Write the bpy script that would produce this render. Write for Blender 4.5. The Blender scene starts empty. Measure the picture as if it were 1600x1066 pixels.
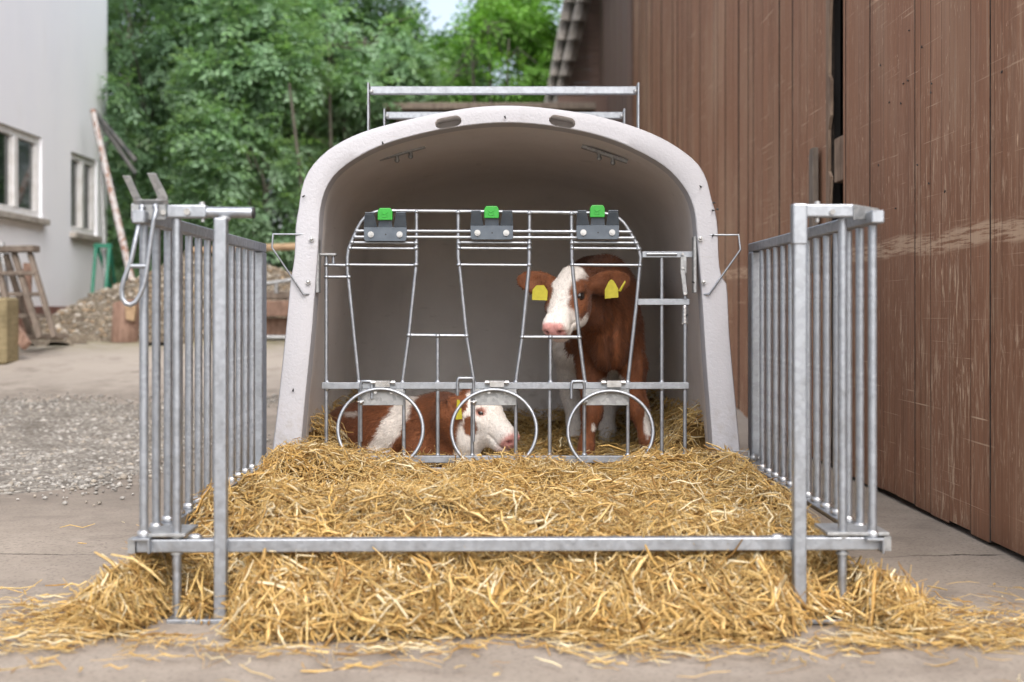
import bpy, bmesh, math, random
import numpy as np
from mathutils import Vector, Matrix
R = math.radians
random.seed(7)
rng = np.random.default_rng(11)
scene = bpy.context.scene
COL = scene.collection

# ------------------------------------------------------------------ camera, sky, sun, exposure
F = 2133.0                      # focal length in pixels of the 1600 px wide photograph
CX, CY, CH = 790.0, 484.0, 0.726  # vanishing point of the yard's depth lines, camera height
cd = bpy.data.cameras.new('camera'); cam = bpy.data.objects.new('camera', cd); COL.objects.link(cam)
cam.location = (0, 0, CH); cam.rotation_euler = (R(90), 0, 0)
cd.sensor_width = 36; cd.lens = 48
cd.shift_x = (800 - CX) / 1600; cd.shift_y = -(533 - CY) / 1600
cd.clip_start = 0.05; cd.clip_end = 600
cd.dof.use_dof = True; cd.dof.focus_distance = 4.5; cd.dof.aperture_fstop = 2.7
scene.camera = cam

SUN_EL, SUN_AZ = R(50), R(168)    # azimuth from +Y clockwise: behind the camera, to the right past the barn's end
w = bpy.data.worlds.new('World'); scene.world = w; w.use_nodes = True
wt = w.node_tree; bg = wt.nodes['Background']
sky = wt.nodes.new('ShaderNodeTexSky'); sky.sky_type = 'NISHITA'; sky.sun_disc = False
sky.sun_elevation = SUN_EL; sky.sun_rotation = SUN_AZ
sky.dust_density = 4.0; sky.air_density = 1.0; sky.ozone_density = 1.0
hs = wt.nodes.new('ShaderNodeHueSaturation'); hs.inputs['Saturation'].default_value = 0.62
wt.links.new(sky.outputs[0], hs.inputs['Color']); wt.links.new(hs.outputs[0], bg.inputs[0])
bg.inputs[1].default_value = 0.15
sd = bpy.data.lights.new('sun', 'SUN'); sun = bpy.data.objects.new('sun', sd); COL.objects.link(sun)
sd.energy = 1.35; sd.angle = R(70); sd.color = (1.0, 0.965, 0.925)
sun.rotation_euler = (R(90) - SUN_EL, 0, -SUN_AZ + math.pi)
scene.view_settings.view_transform = 'Standard'
scene.view_settings.look = 'None'
scene.view_settings.exposure = 1.0
scene.view_settings.gamma = 1.0

# ------------------------------------------------------------------ helpers
def P(px, py, Y):
    """pixel of the photograph at depth Y -> point in the yard"""
    return Vector(((px - CX) * Y / F, Y, CH - (py - CY) * Y / F))

def tag(o, label=None, cat=None, group=None, kind=None):
    if label: o['label'] = label
    if cat: o['category'] = cat
    if group: o['group'] = group
    if kind: o['kind'] = kind
    return o

WLOC = {}
def empty(name, loc, label=None, cat=None, group=None):
    o = bpy.data.objects.new(name, None); COL.objects.link(o)
    o.empty_display_size = 0.1
    o.location = loc; WLOC[o.name] = Vector(loc)
    return tag(o, label, cat, group)

def origin_of(parent):
    v = Vector((0, 0, 0))
    while parent is not None:
        v = v + Vector(parent.location); parent = parent.parent
    return v

def link_mesh(name, me, mat, parent=None):
    o = bpy.data.objects.new(name, me); COL.objects.link(o)
    if mat is not None:
        for m in (mat if isinstance(mat, (list, tuple)) else [mat]):
            me.materials.append(m)
    if parent is not None:
        off = origin_of(parent)
        me.transform(Matrix.Translation(-off))
        o.parent = parent
    return o

def np_mesh(name, V, faces4=None, faces3=None, smooth=False, col=None, colname='Col', mids=None):
    """fast mesh from numpy arrays; col = per-vertex rgb"""
    me = bpy.data.meshes.new(name)
    V = np.asarray(V, dtype=np.float32)
    me.vertices.add(len(V)); me.vertices.foreach_set('co', V.ravel())
    loops = []; starts = []; n = 0
    if faces4 is not None and len(faces4):
        f = np.asarray(faces4, dtype=np.int32); loops.append(f.ravel())
        starts.append(np.arange(len(f)) * 4); n = f.size
    if faces3 is not None and len(faces3):
        f = np.asarray(faces3, dtype=np.int32); loops.append(f.ravel())
        starts.append(n + np.arange(len(f)) * 3)
    L = np.concatenate(loops).astype(np.int32); S = np.concatenate(starts).astype(np.int32)
    me.loops.add(len(L)); me.loops.foreach_set('vertex_index', L)
    me.polygons.add(len(S)); me.polygons.foreach_set('loop_start', S)
    if smooth: me.polygons.foreach_set('use_smooth', np.ones(len(S), dtype=bool))
    if mids is not None: me.polygons.foreach_set('material_index', np.asarray(mids, dtype=np.int32))
    me.update(calc_edges=True); me.validate()
    if col is not None:
        a = me.color_attributes.new(colname, 'FLOAT_COLOR', 'POINT')
        c = np.ones((len(V), 4), dtype=np.float32); c[:, :3] = col
        a.data.foreach_set('color', c.ravel())
    return me

class MB:
    """collects shapes in world coordinates into one mesh"""
    def __init__(s): s.v = []; s.f = []; s.sm = []; s.c = []
    def add(s, vs, fs, smooth=False, col=(1, 1, 1)):
        b = len(s.v); s.v += [tuple(v) for v in vs]; s.c += [col] * len(vs)
        s.f += [tuple(b + i for i in f) for f in fs]; s.sm += [smooth] * len(fs)
    def box(s, x0, x1, y0, y1, z0, z1, col=(1, 1, 1)):
        x0, x1 = min(x0, x1), max(x0, x1); y0, y1 = min(y0, y1), max(y0, y1); z0, z1 = min(z0, z1), max(z0, z1)
        vs = [(x, y, z) for z in (z0, z1) for y in (y0, y1) for x in (x0, x1)]
        s.add(vs, [(0, 2, 3, 1), (4, 5, 7, 6), (0, 1, 5, 4), (2, 6, 7, 3), (0, 4, 6, 2), (1, 3, 7, 5)], col=col)
    def obox(s, c, ax, ay, az, hx, hy, hz, col=(1, 1, 1)):
        c = Vector(c); ax = Vector(ax).normalized() * hx; ay = Vector(ay).normalized() * hy; az = Vector(az).normalized() * hz
        vs = [c + ax * i + ay * j + az * k for k in (-1, 1) for j in (-1, 1) for i in (-1, 1)]
        s.add(vs, [(0, 2, 3, 1), (4, 5, 7, 6), (0, 1, 5, 4), (2, 6, 7, 3), (0, 4, 6, 2), (1, 3, 7, 5)], col=col)
    def beam(s, a, b, w, d, up=(0, 1, 0), col=(1, 1, 1)):
        a = Vector(a); b = Vector(b); z = (b - a); L = z.length; z.normalize()
        u = Vector(up); x = u.cross(z)
        if x.length < 1e-4: x = Vector((1, 0, 0)).cross(z)
        x.normalize(); y = z.cross(x)
        s.obox((a + b) / 2, x, y, z, w / 2, d / 2, L / 2, col=col)
    def tube(s, pts, r, n=8, closed=False, cap=True, col=(1, 1, 1), squash=None):
        pts = [Vector(p) for p in pts]; m = len(pts)
        rr = r if isinstance(r, (list, tuple)) else [r] * m
        rings = []; nrm = None
        for i, p in enumerate(pts):
            if closed: t1 = (p - pts[i - 1]).normalized(); t2 = (pts[(i + 1) % m] - p).normalized()
            else:
                t1 = (p - pts[i - 1]).normalized() if i else (pts[1] - p).normalized()
                t2 = (pts[i + 1] - p).normalized() if i < m - 1 else t1
            t = (t1 + t2)
            t = t.normalized() if t.length > 1e-6 else t1
            if nrm is None:
                up = Vector((0, 1, 0)) if abs(t.y) < .9 else Vector((0, 0, 1))
                nrm = (up - t * up.dot(t)).normalized()
            else: nrm = (nrm - t * nrm.dot(t)).normalized()
            bi = t.cross(nrm)
            k = 1 / max(.5, math.sqrt(max(.05, (1 + t1.dot(t2)) / 2)))
            bd = (t2 - t1); bd = bd.normalized() if bd.length > 1e-5 else None
            ring = []
            for j in range(n):
                a = 2 * math.pi * j / n
                o = nrm * math.cos(a) + bi * math.sin(a)
                if bd is not None: o = o + bd * (o.dot(bd) * (k - 1))
                ring.append(p + o * rr[i])
            rings.append(ring)
        vs = [v for g in rings for v in g]; fs = []
        for i in range(m if closed else m - 1):
            a = i * n; b = ((i + 1) % m) * n
            for j in range(n): fs.append((a + j, a + (j + 1) % n, b + (j + 1) % n, b + j))
        s.add(vs, fs, True, col=col)
        if cap and not closed:
            s.add(rings[0], [tuple(range(n))[::-1]], col=col); s.add(rings[-1], [tuple(range(n))], col=col)
    def ball(s, c, r, n=8, m=6, sc=(1, 1, 1), col=(1, 1, 1)):
        c = Vector(c); vs = []; fs = []
        for i in range(m + 1):
            th = math.pi * i / m
            for j in range(n):
                ph = 2 * math.pi * j / n
                vs.append(c + Vector((r * sc[0] * math.sin(th) * math.cos(ph), r * sc[1] * math.sin(th) * math.sin(ph), r * sc[2] * math.cos(th))))
        for i in range(m):
            for j in range(n):
                fs.append((i * n + j, (i + 1) * n + j, (i + 1) * n + (j + 1) % n, i * n + (j + 1) % n))
        s.add(vs, fs, True, col=col)
    def prism(s, poly, d, col=(1, 1, 1), smooth=False):
        """poly: 3D outline (planar), d: extrusion vector"""
        d = Vector(d); a = [Vector(p) for p in poly]; n = len(a)
        vs = a + [p + d for p in a]
        fs = [tuple(range(n)), tuple(range(2 * n - 1, n - 1, -1))]
        fs += [(i, i + n, (i + 1) % n + n, (i + 1) % n) for i in range(n)]
        s.add(vs, fs, smooth, col=col)
    def build(s, name, mat, parent=None, bevel=0.0, seg=1, col=False):
        me = bpy.data.meshes.new(name); me.from_pydata(s.v, [], s.f); me.update()
        me.polygons.foreach_set('use_smooth', np.array(s.sm, dtype=bool))
        if col:
            a = me.color_attributes.new('Col', 'FLOAT_COLOR', 'POINT')
            c = np.ones((len(s.v), 4), dtype=np.float32); c[:, :3] = np.array(s.c)
            a.data.foreach_set('color', c.ravel())
        bm = bmesh.new(); bm.from_mesh(me)
        bmesh.ops.recalc_face_normals(bm, faces=bm.faces)
        bm.to_mesh(me); bm.free()
        o = link_mesh(name, me, mat, parent)
        if bevel:
            b = o.modifiers.new('bevel', 'BEVEL'); b.width = bevel; b.segments = seg; b.limit_method = 'ANGLE'; b.angle_limit = R(40)
        return o

def dup(o, parent=None, label=None):
    c = o.copy(); COL.objects.link(c)
    if parent is not None: c.parent = parent
    for ch in list(o.children): dup(ch, c)
    if label: c['label'] = label
    return c

# smooth value noise for heights and colour patches
def _hash(ix, iy, iz, seed):
    h = (ix.astype(np.int64) * 374761393 + iy.astype(np.int64) * 668265263 + iz.astype(np.int64) * 2147483647 + seed * 974711) & 0xFFFFFFFF
    h = ((h ^ (h >> 13)) * 1274126177) & 0xFFFFFFFF
    return ((h ^ (h >> 16)) & 0xFFFF) / 65535.0
def vnoise(p, scale, seed=0):
    p = np.atleast_2d(np.asarray(p, dtype=float))
    if p.shape[1] == 2: p = np.c_[p, np.zeros(len(p))]
    q = p * scale; i = np.floor(q); f = q - i; f = f * f * (3 - 2 * f); i = i.astype(np.int64)
    r = 0
    for dx in (0, 1):
        for dy in (0, 1):
            for dz in (0, 1):
                wgt = (f[:, 0] if dx else 1 - f[:, 0]) * (f[:, 1] if dy else 1 - f[:, 1]) * (f[:, 2] if dz else 1 - f[:, 2])
                r = r + wgt * _hash(i[:, 0] + dx, i[:, 1] + dy, i[:, 2] + dz, seed)
    return r * 2 - 1
def sstep(a, b, x): t = np.clip((x - a) / (b - a), 0, 1); return t * t * (3 - 2 * t)

# ------------------------------------------------------------------ materials
class NT:
    def __init__(s, name, color=(.5, .5, .5), rough=.6, metal=0.0, spec=.5):
        s.m = bpy.data.materials.new(name); s.m.use_nodes = True; s.t = s.m.node_tree
        s.b = s.t.nodes['Principled BSDF']; s.out = s.t.nodes['Material Output']
        s.b.inputs['Base Color'].default_value = (*color, 1); s.b.inputs['Roughness'].default_value = rough
        s.b.inputs['Metallic'].default_value = metal; s.b.inputs['Specular IOR Level'].default_value = spec
        s.co = s.t.nodes.new('ShaderNodeTexCoord').outputs['Object']
    def n(s, typ, ins=None, **props):
        nd = s.t.nodes.new(typ)
        for k, v in props.items(): setattr(nd, k, v)
        for k, v in (ins or {}).items():
            if isinstance(v, bpy.types.NodeSocket): s.t.links.new(v, nd.inputs[k])
            elif isinstance(v, tuple) and len(v) == 3 and nd.inputs[k].type == 'RGBA': nd.inputs[k].default_value = (*v, 1)
            else: nd.inputs[k].default_value = v
        return nd
    def map(s, scale=(1, 1, 1), rot=(0, 0, 0), loc=(0, 0, 0)):
        return s.n('ShaderNodeMapping', {'Vector': s.co, 'Scale': scale, 'Rotation': rot, 'Location': loc}).outputs[0]
    def noise(s, scale=5, detail=4, rough=.55, vec=None, dist=0.0):
        return s.n('ShaderNodeTexNoise', {'Vector': vec or s.co, 'Scale': scale, 'Detail': detail, 'Roughness': rough, 'Distortion': dist}).outputs['Fac']
    def ramp(s, fac, lo, hi, a=0.0, b=1.0):
        return s.n('ShaderNodeMapRange', {'Value': fac, 'From Min': lo, 'From Max': hi, 'To Min': a, 'To Max': b}, clamp=True).outputs[0]
    def mix(s, fac, a, b, mode='MIX'):
        nd = s.t.nodes.new('ShaderNodeMix'); nd.data_type = 'RGBA'; nd.blend_type = mode
        for i, v in ((0, fac), (6, a), (7, b)):
            if isinstance(v, bpy.types.NodeSocket): s.t.links.new(v, nd.inputs[i])
            elif isinstance(v, tuple): nd.inputs[i].default_value = (*v, 1) if len(v) == 3 else v
            else: nd.inputs[i].default_value = v
        return nd.outputs[2]
    def math(s, op, a, b=0.0, c=0.0):
        nd = s.t.nodes.new('ShaderNodeMath'); nd.operation = op
        for i, v in enumerate((a, b, c)):
            if isinstance(v, bpy.types.NodeSocket): s.t.links.new(v, nd.inputs[i])
            else: nd.inputs[i].default_value = v
        return nd.outputs[0]
    def attr(s, name='Col'):
        return s.n('ShaderNodeAttribute', attribute_name=name).outputs['Color']
    def xyz(s):
        return s.n('ShaderNodeSeparateXYZ', {'Vector': s.co}).outputs
    def set(s, **kw):
        for k, v in kw.items():
            k = {'color': 'Base Color', 'rough': 'Roughness', 'metal': 'Metallic', 'normal': 'Normal'}[k]
            if isinstance(v, bpy.types.NodeSocket): s.t.links.new(v, s.b.inputs[k])
            elif isinstance(v, tuple): s.b.inputs[k].default_value = (*v, 1)
            else: s.b.inputs[k].default_value = v
        return s
    def bump(s, h, strength=.3, dist=.01):
        nd = s.n('ShaderNodeBump', {'Height': h, 'Strength': strength, 'Distance': dist}); s.set(normal=nd.outputs[0]); return s

M = {}
# galvanised steel
def galv(name, base, var, rough=.42, metal=.75):
    g = NT(name, base, rough, metal)
    vor = g.n('ShaderNodeTexVoronoi', {'Vector': g.co, 'Scale': 90.0}).outputs['Color']
    sp = g.n('ShaderNodeSeparateXYZ', {'Vector': vor}).outputs[0]
    big = g.noise(28, 5)
    streak = g.noise(1, 4, vec=g.map((60, 60, 6)))
    f = g.math('ADD', g.math('MULTIPLY', sp, .5), g.math('MULTIPLY', big, .5))
    c = g.mix(g.ramp(f, .25, .85), tuple(x * (1 - var) for x in base), tuple(min(1, x * (1 + var)) for x in base))
    c = g.mix(g.ramp(streak, .62, .8, 0, .35), c, tuple(x * .55 for x in base))
    g.set(color=c, rough=g.ramp(g.noise(40, 4), .3, .7, rough - .1, rough + .16))
    g.bump(g.noise(300, 2), .12, .002)
    return g.m
M['galv'] = galv('galvanised_steel', (.345, .365, .395), .12, .42, .85)
M['galv_dull'] = galv('dull_galvanised_steel', (.34, .347, .35), .22, .48, .65)
M['bolt'] = galv('zinc_bolt', (.52, .52, .52), .1, .32, .9)
g = NT('black_cap_and_hole', (.02, .02, .022), .5); M['black'] = g.m  # real end cap; elsewhere painted as the dark of tube bores and holes
# hutch plastic
def plastic(name, c1, c2):
    g = NT(name, c1, .55, 0, .4)
    n1 = g.noise(5, 6); n2 = g.noise(60, 3)
    c = g.mix(g.ramp(n1, .35, .7), c1, c2)
    drip = g.noise(1, 4, vec=g.map((26, 26, 2.0)))
    c = g.mix(g.math('MULTIPLY', g.ramp(drip, .56, .8, 0, .35), g.ramp(n1, .4, .6)), c, tuple(x * .8 for x in c2))
    # splashes of dried muck low down, a few scuffs higher up
    zl = g.xyz()[2]
    muck = g.math('MULTIPLY', g.ramp(g.math('ADD', zl, g.math('MULTIPLY', g.noise(6, 5), .35)), .62, .34), g.ramp(g.noise(22, 6, .7), .48, .66))
    c = g.mix(g.math('MULTIPLY', muck, .55), c, (.22, .16, .09))
    scf = g.noise(1, 3, .5, vec=g.map((8, 8, 60), (0, R(14), 0)), dist=.4)
    c = g.mix(g.math('MULTIPLY', g.ramp(scf, .68, .74), .25), c, (.30, .28, .26))
    g.set(color=c)
    v = g.n('ShaderNodeTexNoise', {'Vector': g.co, 'Scale': 95.0, 'Detail': 1.5, 'Distortion': .6}).outputs['Fac']
    g.bump(v, .26, .006)
    return g.m
M['hutch'] = plastic('hutch_plastic', (.435, .433, .46), (.40, .397, .42))
M['hutch_in'] = plastic('hutch_plastic_inside', (.71, .675, .655), (.65, .615, .595))
g = NT('slate_plastic', (.075, .095, .12), .5); g.set(color=g.mix(g.ramp(g.noise(30, 4), .3, .7), (.065, .082, .105), (.095, .118, .145))); M['slate'] = g.m
g = NT('green_plastic', (.03, .5, .03), .38); g.set(color=g.mix(g.ramp(g.noise(40, 3), .3, .7), (.017, .25, .02), (.022, .31, .027))); M['green'] = g.m
g = NT('yellow_tag', (.75, .62, .02), .45); g.set(color=g.mix(g.ramp(g.noise(50, 3), .3, .7), (.42, .37, .018), (.54, .475, .03))); M['tag'] = g.m
# barn timber
def barn_wood(name, dark, mid, light, wear=1.0):
    g = NT(name, mid, .72, 0, .25)
    x, y, z = g.xyz()
    grain = g.noise(1, 6, .65, vec=g.map((70, 70, 1.6)), dist=.3)
    grain2 = g.noise(1, 3, .5, vec=g.map((16, 16, .55)))
    c = g.mix(g.ramp(grain, .3, .72), dark, mid)
    c = g.mix(g.ramp(grain2, .40, .72, 0, .65), c, tuple(a * .78 for a in mid))
    c = g.mix(1.0, c, g.attr(), 'MULTIPLY')
    big = g.noise(1.5, 5)
    fade = g.noise(1, 4, .6, vec=g.map((1.2, 1.2, .55), (0, 0, 0), (7, 3, 5)))
    c = g.mix(g.ramp(fade, .48, .70, 0, .26 * wear), c, tuple(a * .80 for a in light))
    pale = g.noise(1, 2, .5, vec=g.map((150, 150, .8)))
    c = g.mix(g.ramp(pale, .60, .70, 0, .14 * wear), c, tuple(a * .8 for a in light))
    fine = g.noise(1, 8, .72, vec=g.map((46, 46, 7)), dist=.8)
    low = g.ramp(z, 1.9, .7, .12, 1)
    wear_m = g.math('MULTIPLY', g.math('MULTIPLY', g.ramp(fine, .52, .66), g.ramp(big, .36, .60)), low)
    c = g.mix(g.math('MULTIPLY', wear_m, .75 * wear), c, light)
    # rubbed band along the wall at elbow height
    zz = g.math('ADD', z, g.math('MULTIPLY', g.math('SUBTRACT', g.noise(2.2, 2), .5), .05))
    band = g.math('MULTIPLY', g.ramp(zz, .918, .935), g.ramp(zz, 1.005, .985))
    bt = g.noise(1, 6, .7, vec=g.map((30, 5, 90)))
    c = g.mix(g.math('MULTIPLY', g.math('MULTIPLY', band, g.ramp(bt, .43, .52)), .42 * wear), c, tuple(a * 1.05 for a in light))
    seam = g.noise(1, 1, .3, vec=g.map((1, 34, .05)))
    c = g.mix(g.math('MULTIPLY', g.ramp(seam, .665, .70), .55), c, tuple(a * .45 for a in dark))
    # scratches at several slants, fine flecks where splinters have lifted
    for k, (ang, sx, fine_, lo, st) in enumerate(((16, .55, 60, .685, .55), (-21, .9, 85, .70, .6), (5, .35, 70, .70, .5), (44, .8, 60, .71, .6), (62, 1.0, 110, .70, .4), (-4, 1.6, 140, .71, .5))):
        v = g.map((1, sx, fine_), (R(ang), 0, 0), (k * 3.1, k * 1.7, k * .9))
        sc = g.noise(1, 3, .5, vec=v, dist=.25)
        m = g.math('MULTIPLY', g.ramp(sc, lo - .015, lo + .02), g.ramp(g.noise(.9 + .35 * k, 3, vec=g.map((1, 1, 1), (0, 0, 0), (k * 5, k * 2, 1))), .50, .60))
        c = g.mix(g.math('MULTIPLY', m, st * wear), c, tuple(a * 1.05 for a in light))
    fl = g.noise(1, 3, .6, vec=g.map((120, 120, 16), (R(3), 0, 0)), dist=.6)
    c = g.mix(g.math('MULTIPLY', g.math('MULTIPLY', g.ramp(fl, .64, .71), g.ramp(g.noise(2.6, 4), .40, .55)), .6 * wear), c, tuple(a * 1.25 for a in light))
    fl = g.noise(1, 4, .6, vec=g.map((40, 40, 1.1)), dist=.2)
    c = g.mix(g.math('MULTIPLY', g.ramp(fl, .60, .72), .28), c, tuple(a * .62 for a in dark))
    c = g.mix(g.math('MULTIPLY', g.ramp(fl, .42, .32), .22 * wear), c, tuple(a * .75 for a in light))
    # damp dark foot and dark knots / smudges
    c = g.mix(g.ramp(g.math('ADD', z, g.math('MULTIPLY', big, .15)), .16, .04, 0, .55), c, tuple(a * .45 for a in dark))
    sm = g.noise(1, 5, .6, vec=g.map((9, 9, 2.4), (0, 0, 0), (4, 9, 2)))
    c = g.mix(g.ramp(sm, .66, .78, 0, .5), c, tuple(a * .5 for a in dark))
    g.set(color=c, rough=g.ramp(grain, .3, .7, .6, .85))
    g.bump(g.math('ADD', g.math('MULTIPLY', grain, .7), g.math('MULTIPLY', fine, .5)), .35, .004)
    return g.m
M['barn'] = barn_wood('barn_door_wood', (.185, .087, .049), (.355, .180, .106), (.62, .45, .31), 1.5)
M['barn_far'] = barn_wood('barn_wall_wood', (.165, .108, .088), (.235, .155, .125), (.2, .14, .11), .25)
def wood(name, a, b, sc=(30, 30, 4), rough=.8):
    g = NT(name, a, rough, 0, .2)
    n = g.noise(1, 6, .65, vec=g.map(sc), dist=.5)
    c = g.mix(g.ramp(n, .3, .7), a, b)
    c = g.mix(g.ramp(g.noise(7, 5), .5, .75, 0, .6), c, tuple(x * .5 for x in a))
    g.set(color=c); g.bump(n, .4, .006); return g.m
M['wood_grey'] = wood('weathered_grey_wood', (.13, .105, .085), (.24, .20, .165))
M['wood_raw'] = wood('splintered_raw_wood', (.15, .095, .065), (.34, .25, .18), (40, 40, 3))
M['wood_log'] = wood('cut_log_wood', (.17, .10, .075), (.36, .245, .19), (22, 22, 6))
M['wood_yellow'] = wood('mossy_timber', (.19, .155, .085), (.33, .275, .165), (6, 6, 40))
M['wood_pole'] = wood('pale_pole_wood', (.30, .20, .12), (.45, .33, .21), (6, 30, 30))
g = NT('joint_shade', (.03, .022, .018), .9); g.set(color=g.mix(g.ramp(g.noise(20, 4), .4, .6), (.022, .016, .013), (.05, .036, .028))); M['joint'] = g.m  # dark colour for board edges, painting in the shade of the grooves
g = NT('dark_inside', (.012, .010, .009), .9); M['dark'] = g.m  # near-black colour standing in for unlit shade indoors and behind boards
# ground
g = NT('yard_concrete', (.32, .285, .25), .88, 0, .25)
x, y, z = g.xyz()
n1 = g.noise(.9, 6, .6); n2 = g.noise(7, 6, .65); n3 = g.noise(90, 3)
c = g.mix(g.ramp(n1, .34, .66), (.205, .172, .142), (.300, .257, .212))
c = g.mix(g.ramp(n2, .42, .72, 0, .5), c, (.37, .32, .268))
c = g.mix(g.ramp(n3, .52, .70, 0, .65), c, (.12, .10, .085))
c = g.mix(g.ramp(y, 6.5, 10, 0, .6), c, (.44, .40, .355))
dirt = g.noise(2.4, 7, .7, vec=g.map((1, 1, 1), (0, 0, 0), (3, 8, 0)))
c = g.mix(g.ramp(dirt, .54, .70, 0, .65), c, (.15, .125, .105))
dm = g.math('MULTIPLY', g.math('MULTIPLY', g.ramp(y, 4.5, 5.6), g.ramp(y, 10.6, 9.2)), g.ramp(g.math('ADD', x, g.math('MULTIPLY', n1, .8)), -.1, -.9))
c = g.mix(g.math('MULTIPLY', dm, g.ramp(g.noise(5, 7, .75), .36, .62, .15, .85)), c, (.15, .13, .11))
c = g.mix(g.math('MULTIPLY', g.ramp(y, 11.4, 12.8), g.ramp(n2, .35, .6)), c, (.20, .19, .085))
wob = g.math('MULTIPLY', g.math('SUBTRACT', g.noise(4, 6), .5), .14)
joint = g.math('LESS_THAN', g.math('ABSOLUTE', g.math('ADD', g.math('SUBTRACT', y, 4.02), wob)), .006)
allc = g.math('MULTIPLY', joint, g.ramp(g.noise(3, 4), .40, .5))
c = g.mix(allc, c, (.06, .05, .042))
g.set(color=c, rough=g.ramp(n2, .3, .7, .78, .95))
g.bump(g.math('SUBTRACT', g.math('ADD', g.math('MULTIPLY', n2, .5), g.math('MULTIPLY', n3, .35)), g.math('MULTIPLY', allc, .8)), .5, .008)
M['concrete'] = g.m
def stony(name, a, b, dark):
    g = NT(name, a, .9, 0, .2)
    v = g.n('ShaderNodeTexVoronoi', {'Vector': g.co, 'Scale': 38.0})
    f = g.n('ShaderNodeSeparateXYZ', {'Vector': v.outputs['Color']}).outputs[0]
    c = g.mix(f, a, b); c = g.mix(g.ramp(v.outputs['Distance'], .35, .7, 0, .8), c, dark)
    c = g.mix(g.ramp(g.noise(3, 5), .45, .7, 0, .7), c, dark)
    g.set(color=c); g.bump(g.math('MULTIPLY', v.outputs['Distance'], -1.0), .8, .015); return g.m
M['gravel_base'] = stony('gravel_ground', (.21, .195, .17), (.36, .335, .295), (.11, .095, .08))
M['heap'] = stony('gravel_heap', (.20, .165, .12), (.33, .285, .22), (.12, .095, .07))
g = NT('pebbles', (.4, .38, .35), .8, 0, .3); g.set(color=g.attr()); g.bump(g.noise(120, 3), .3, .004); M['pebble'] = g.m
# straw
g = NT('straw_blades', (.6, .4, .15), .55, 0, .35)
c = g.mix(1.0, g.attr(), g.mix(g.ramp(g.noise(140, 2), .35, .65), (.82, .80, .76), (1.08, 1.06, 1.0)), 'MULTIPLY')
g.set(color=c)
tr = g.n('ShaderNodeBsdfTranslucent', {'Color': c}).outputs[0]
mx = g.n('ShaderNodeMixShader', {0: .18, 1: g.b.outputs[0], 2: tr}).outputs[0]; g.t.links.new(mx, g.out.inputs[0])
M['straw'] = g.m
g = NT('packed_straw', (.26, .16, .055), .9, 0, .1)
n = g.noise(60, 6, .7, dist=1.5)
g.set(color=g.mix(g.ramp(n, .3, .7), (.105, .058, .020), (.26, .155, .052))); g.bump(n, .9, .02); M['straw_base'] = g.m  # darkened so the gaps between stalks look deep in shade
# white rendered wall
g = NT('white_render', (.76, .77, .79), .85, 0, .2)
n = g.noise(1, 5, .6, vec=g.map((1.1, 1.1, .6)))
c = g.mix(g.ramp(n, .35, .7), (.83, .85, .90), (.87, .885, .92))
c = g.mix(g.ramp(g.noise(1, 6, .7, vec=g.map((3, 3, .8))), .56, .78, 0, .3), c, (.72, .72, .73))
zw = g.xyz()[2]
c = g.mix(g.ramp(g.math('ADD', zw, g.math('MULTIPLY', g.noise(3, 5), .5)), 1.35, .80, 0, .35), c, (.60, .58, .54))
g.set(color=c); g.bump(g.noise(45, 4), .25, .01); M['render'] = g.m
g = NT('window_frame', (.72, .72, .72), .5); g.set(color=g.mix(g.ramp(g.noise(9, 4), .4, .7), (.74, .74, .74), (.62, .61, .59))); M['frame'] = g.m
g = NT('window_glass', (.018, .024, .022), .06, 0, .6)
g.set(color=g.mix(g.ramp(g.noise(2.5, 3), .4, .65), (.012, .018, .016), (.045, .055, .05))); M['glass'] = g.m
g = NT('sill_stone', (.35, .33, .29), .8); g.set(color=g.mix(g.ramp(g.noise(12, 4), .4, .7), (.40, .37, .33), (.22, .20, .17))); M['sill'] = g.m
g = NT('red_plinth', (.20, .09, .07), .85); g.set(color=g.mix(g.ramp(g.noise(6, 5), .4, .7), (.20, .085, .065), (.10, .07, .06))); M['plinth'] = g.m
g = NT('flaking_pole', (.5, .47, .45), .7); g.set(color=g.mix(g.ramp(g.noise(14, 5, .7), .50, .58), (.50, .48, .475), (.27, .14, .095))); M['rust'] = g.m
g = NT('dark_pipe', (.05, .055, .055), .6); g.set(color=g.mix(g.ramp(g.noise(9, 3), .4, .6), (.035, .04, .04), (.10, .10, .095))); M['pipe'] = g.m
g = NT('green_paint', (.03, .27, .17), .5); g.set(color=g.mix(g.ramp(g.noise(14, 4), .5, .7), (.022, .19, .12), (.015, .08, .05))); M['gpaint'] = g.m
g = NT('roof_tile', (.33, .31, .28), .8)
g.set(color=g.mix(g.ramp(g.noise(5, 5), .35, .7), (.40, .375, .34), (.20, .18, .155))); g.bump(g.noise(30, 4), .3, .01); M['tile'] = g.m
def leaf_mat(name, trans=.32):
    g = NT(name, (.05, .1, .03), .5, 0, .4)
    c = g.attr(); g.set(color=c)
    t = g.n('ShaderNodeBsdfTranslucent', {'Color': g.mix(1.0, c, (1.5, 1.6, .7), 'MULTIPLY')}).outputs[0]
    mx = g.n('ShaderNodeMixShader', {0: trans, 1: g.b.outputs[0], 2: t}).outputs[0]; g.t.links.new(mx, g.out.inputs[0]); return g.m
M['leaf'] = leaf_mat('leaves')
M['bark'] = wood('bark', (.075, .07, .055), (.16, .15, .125), (20, 20, 5))
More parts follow.
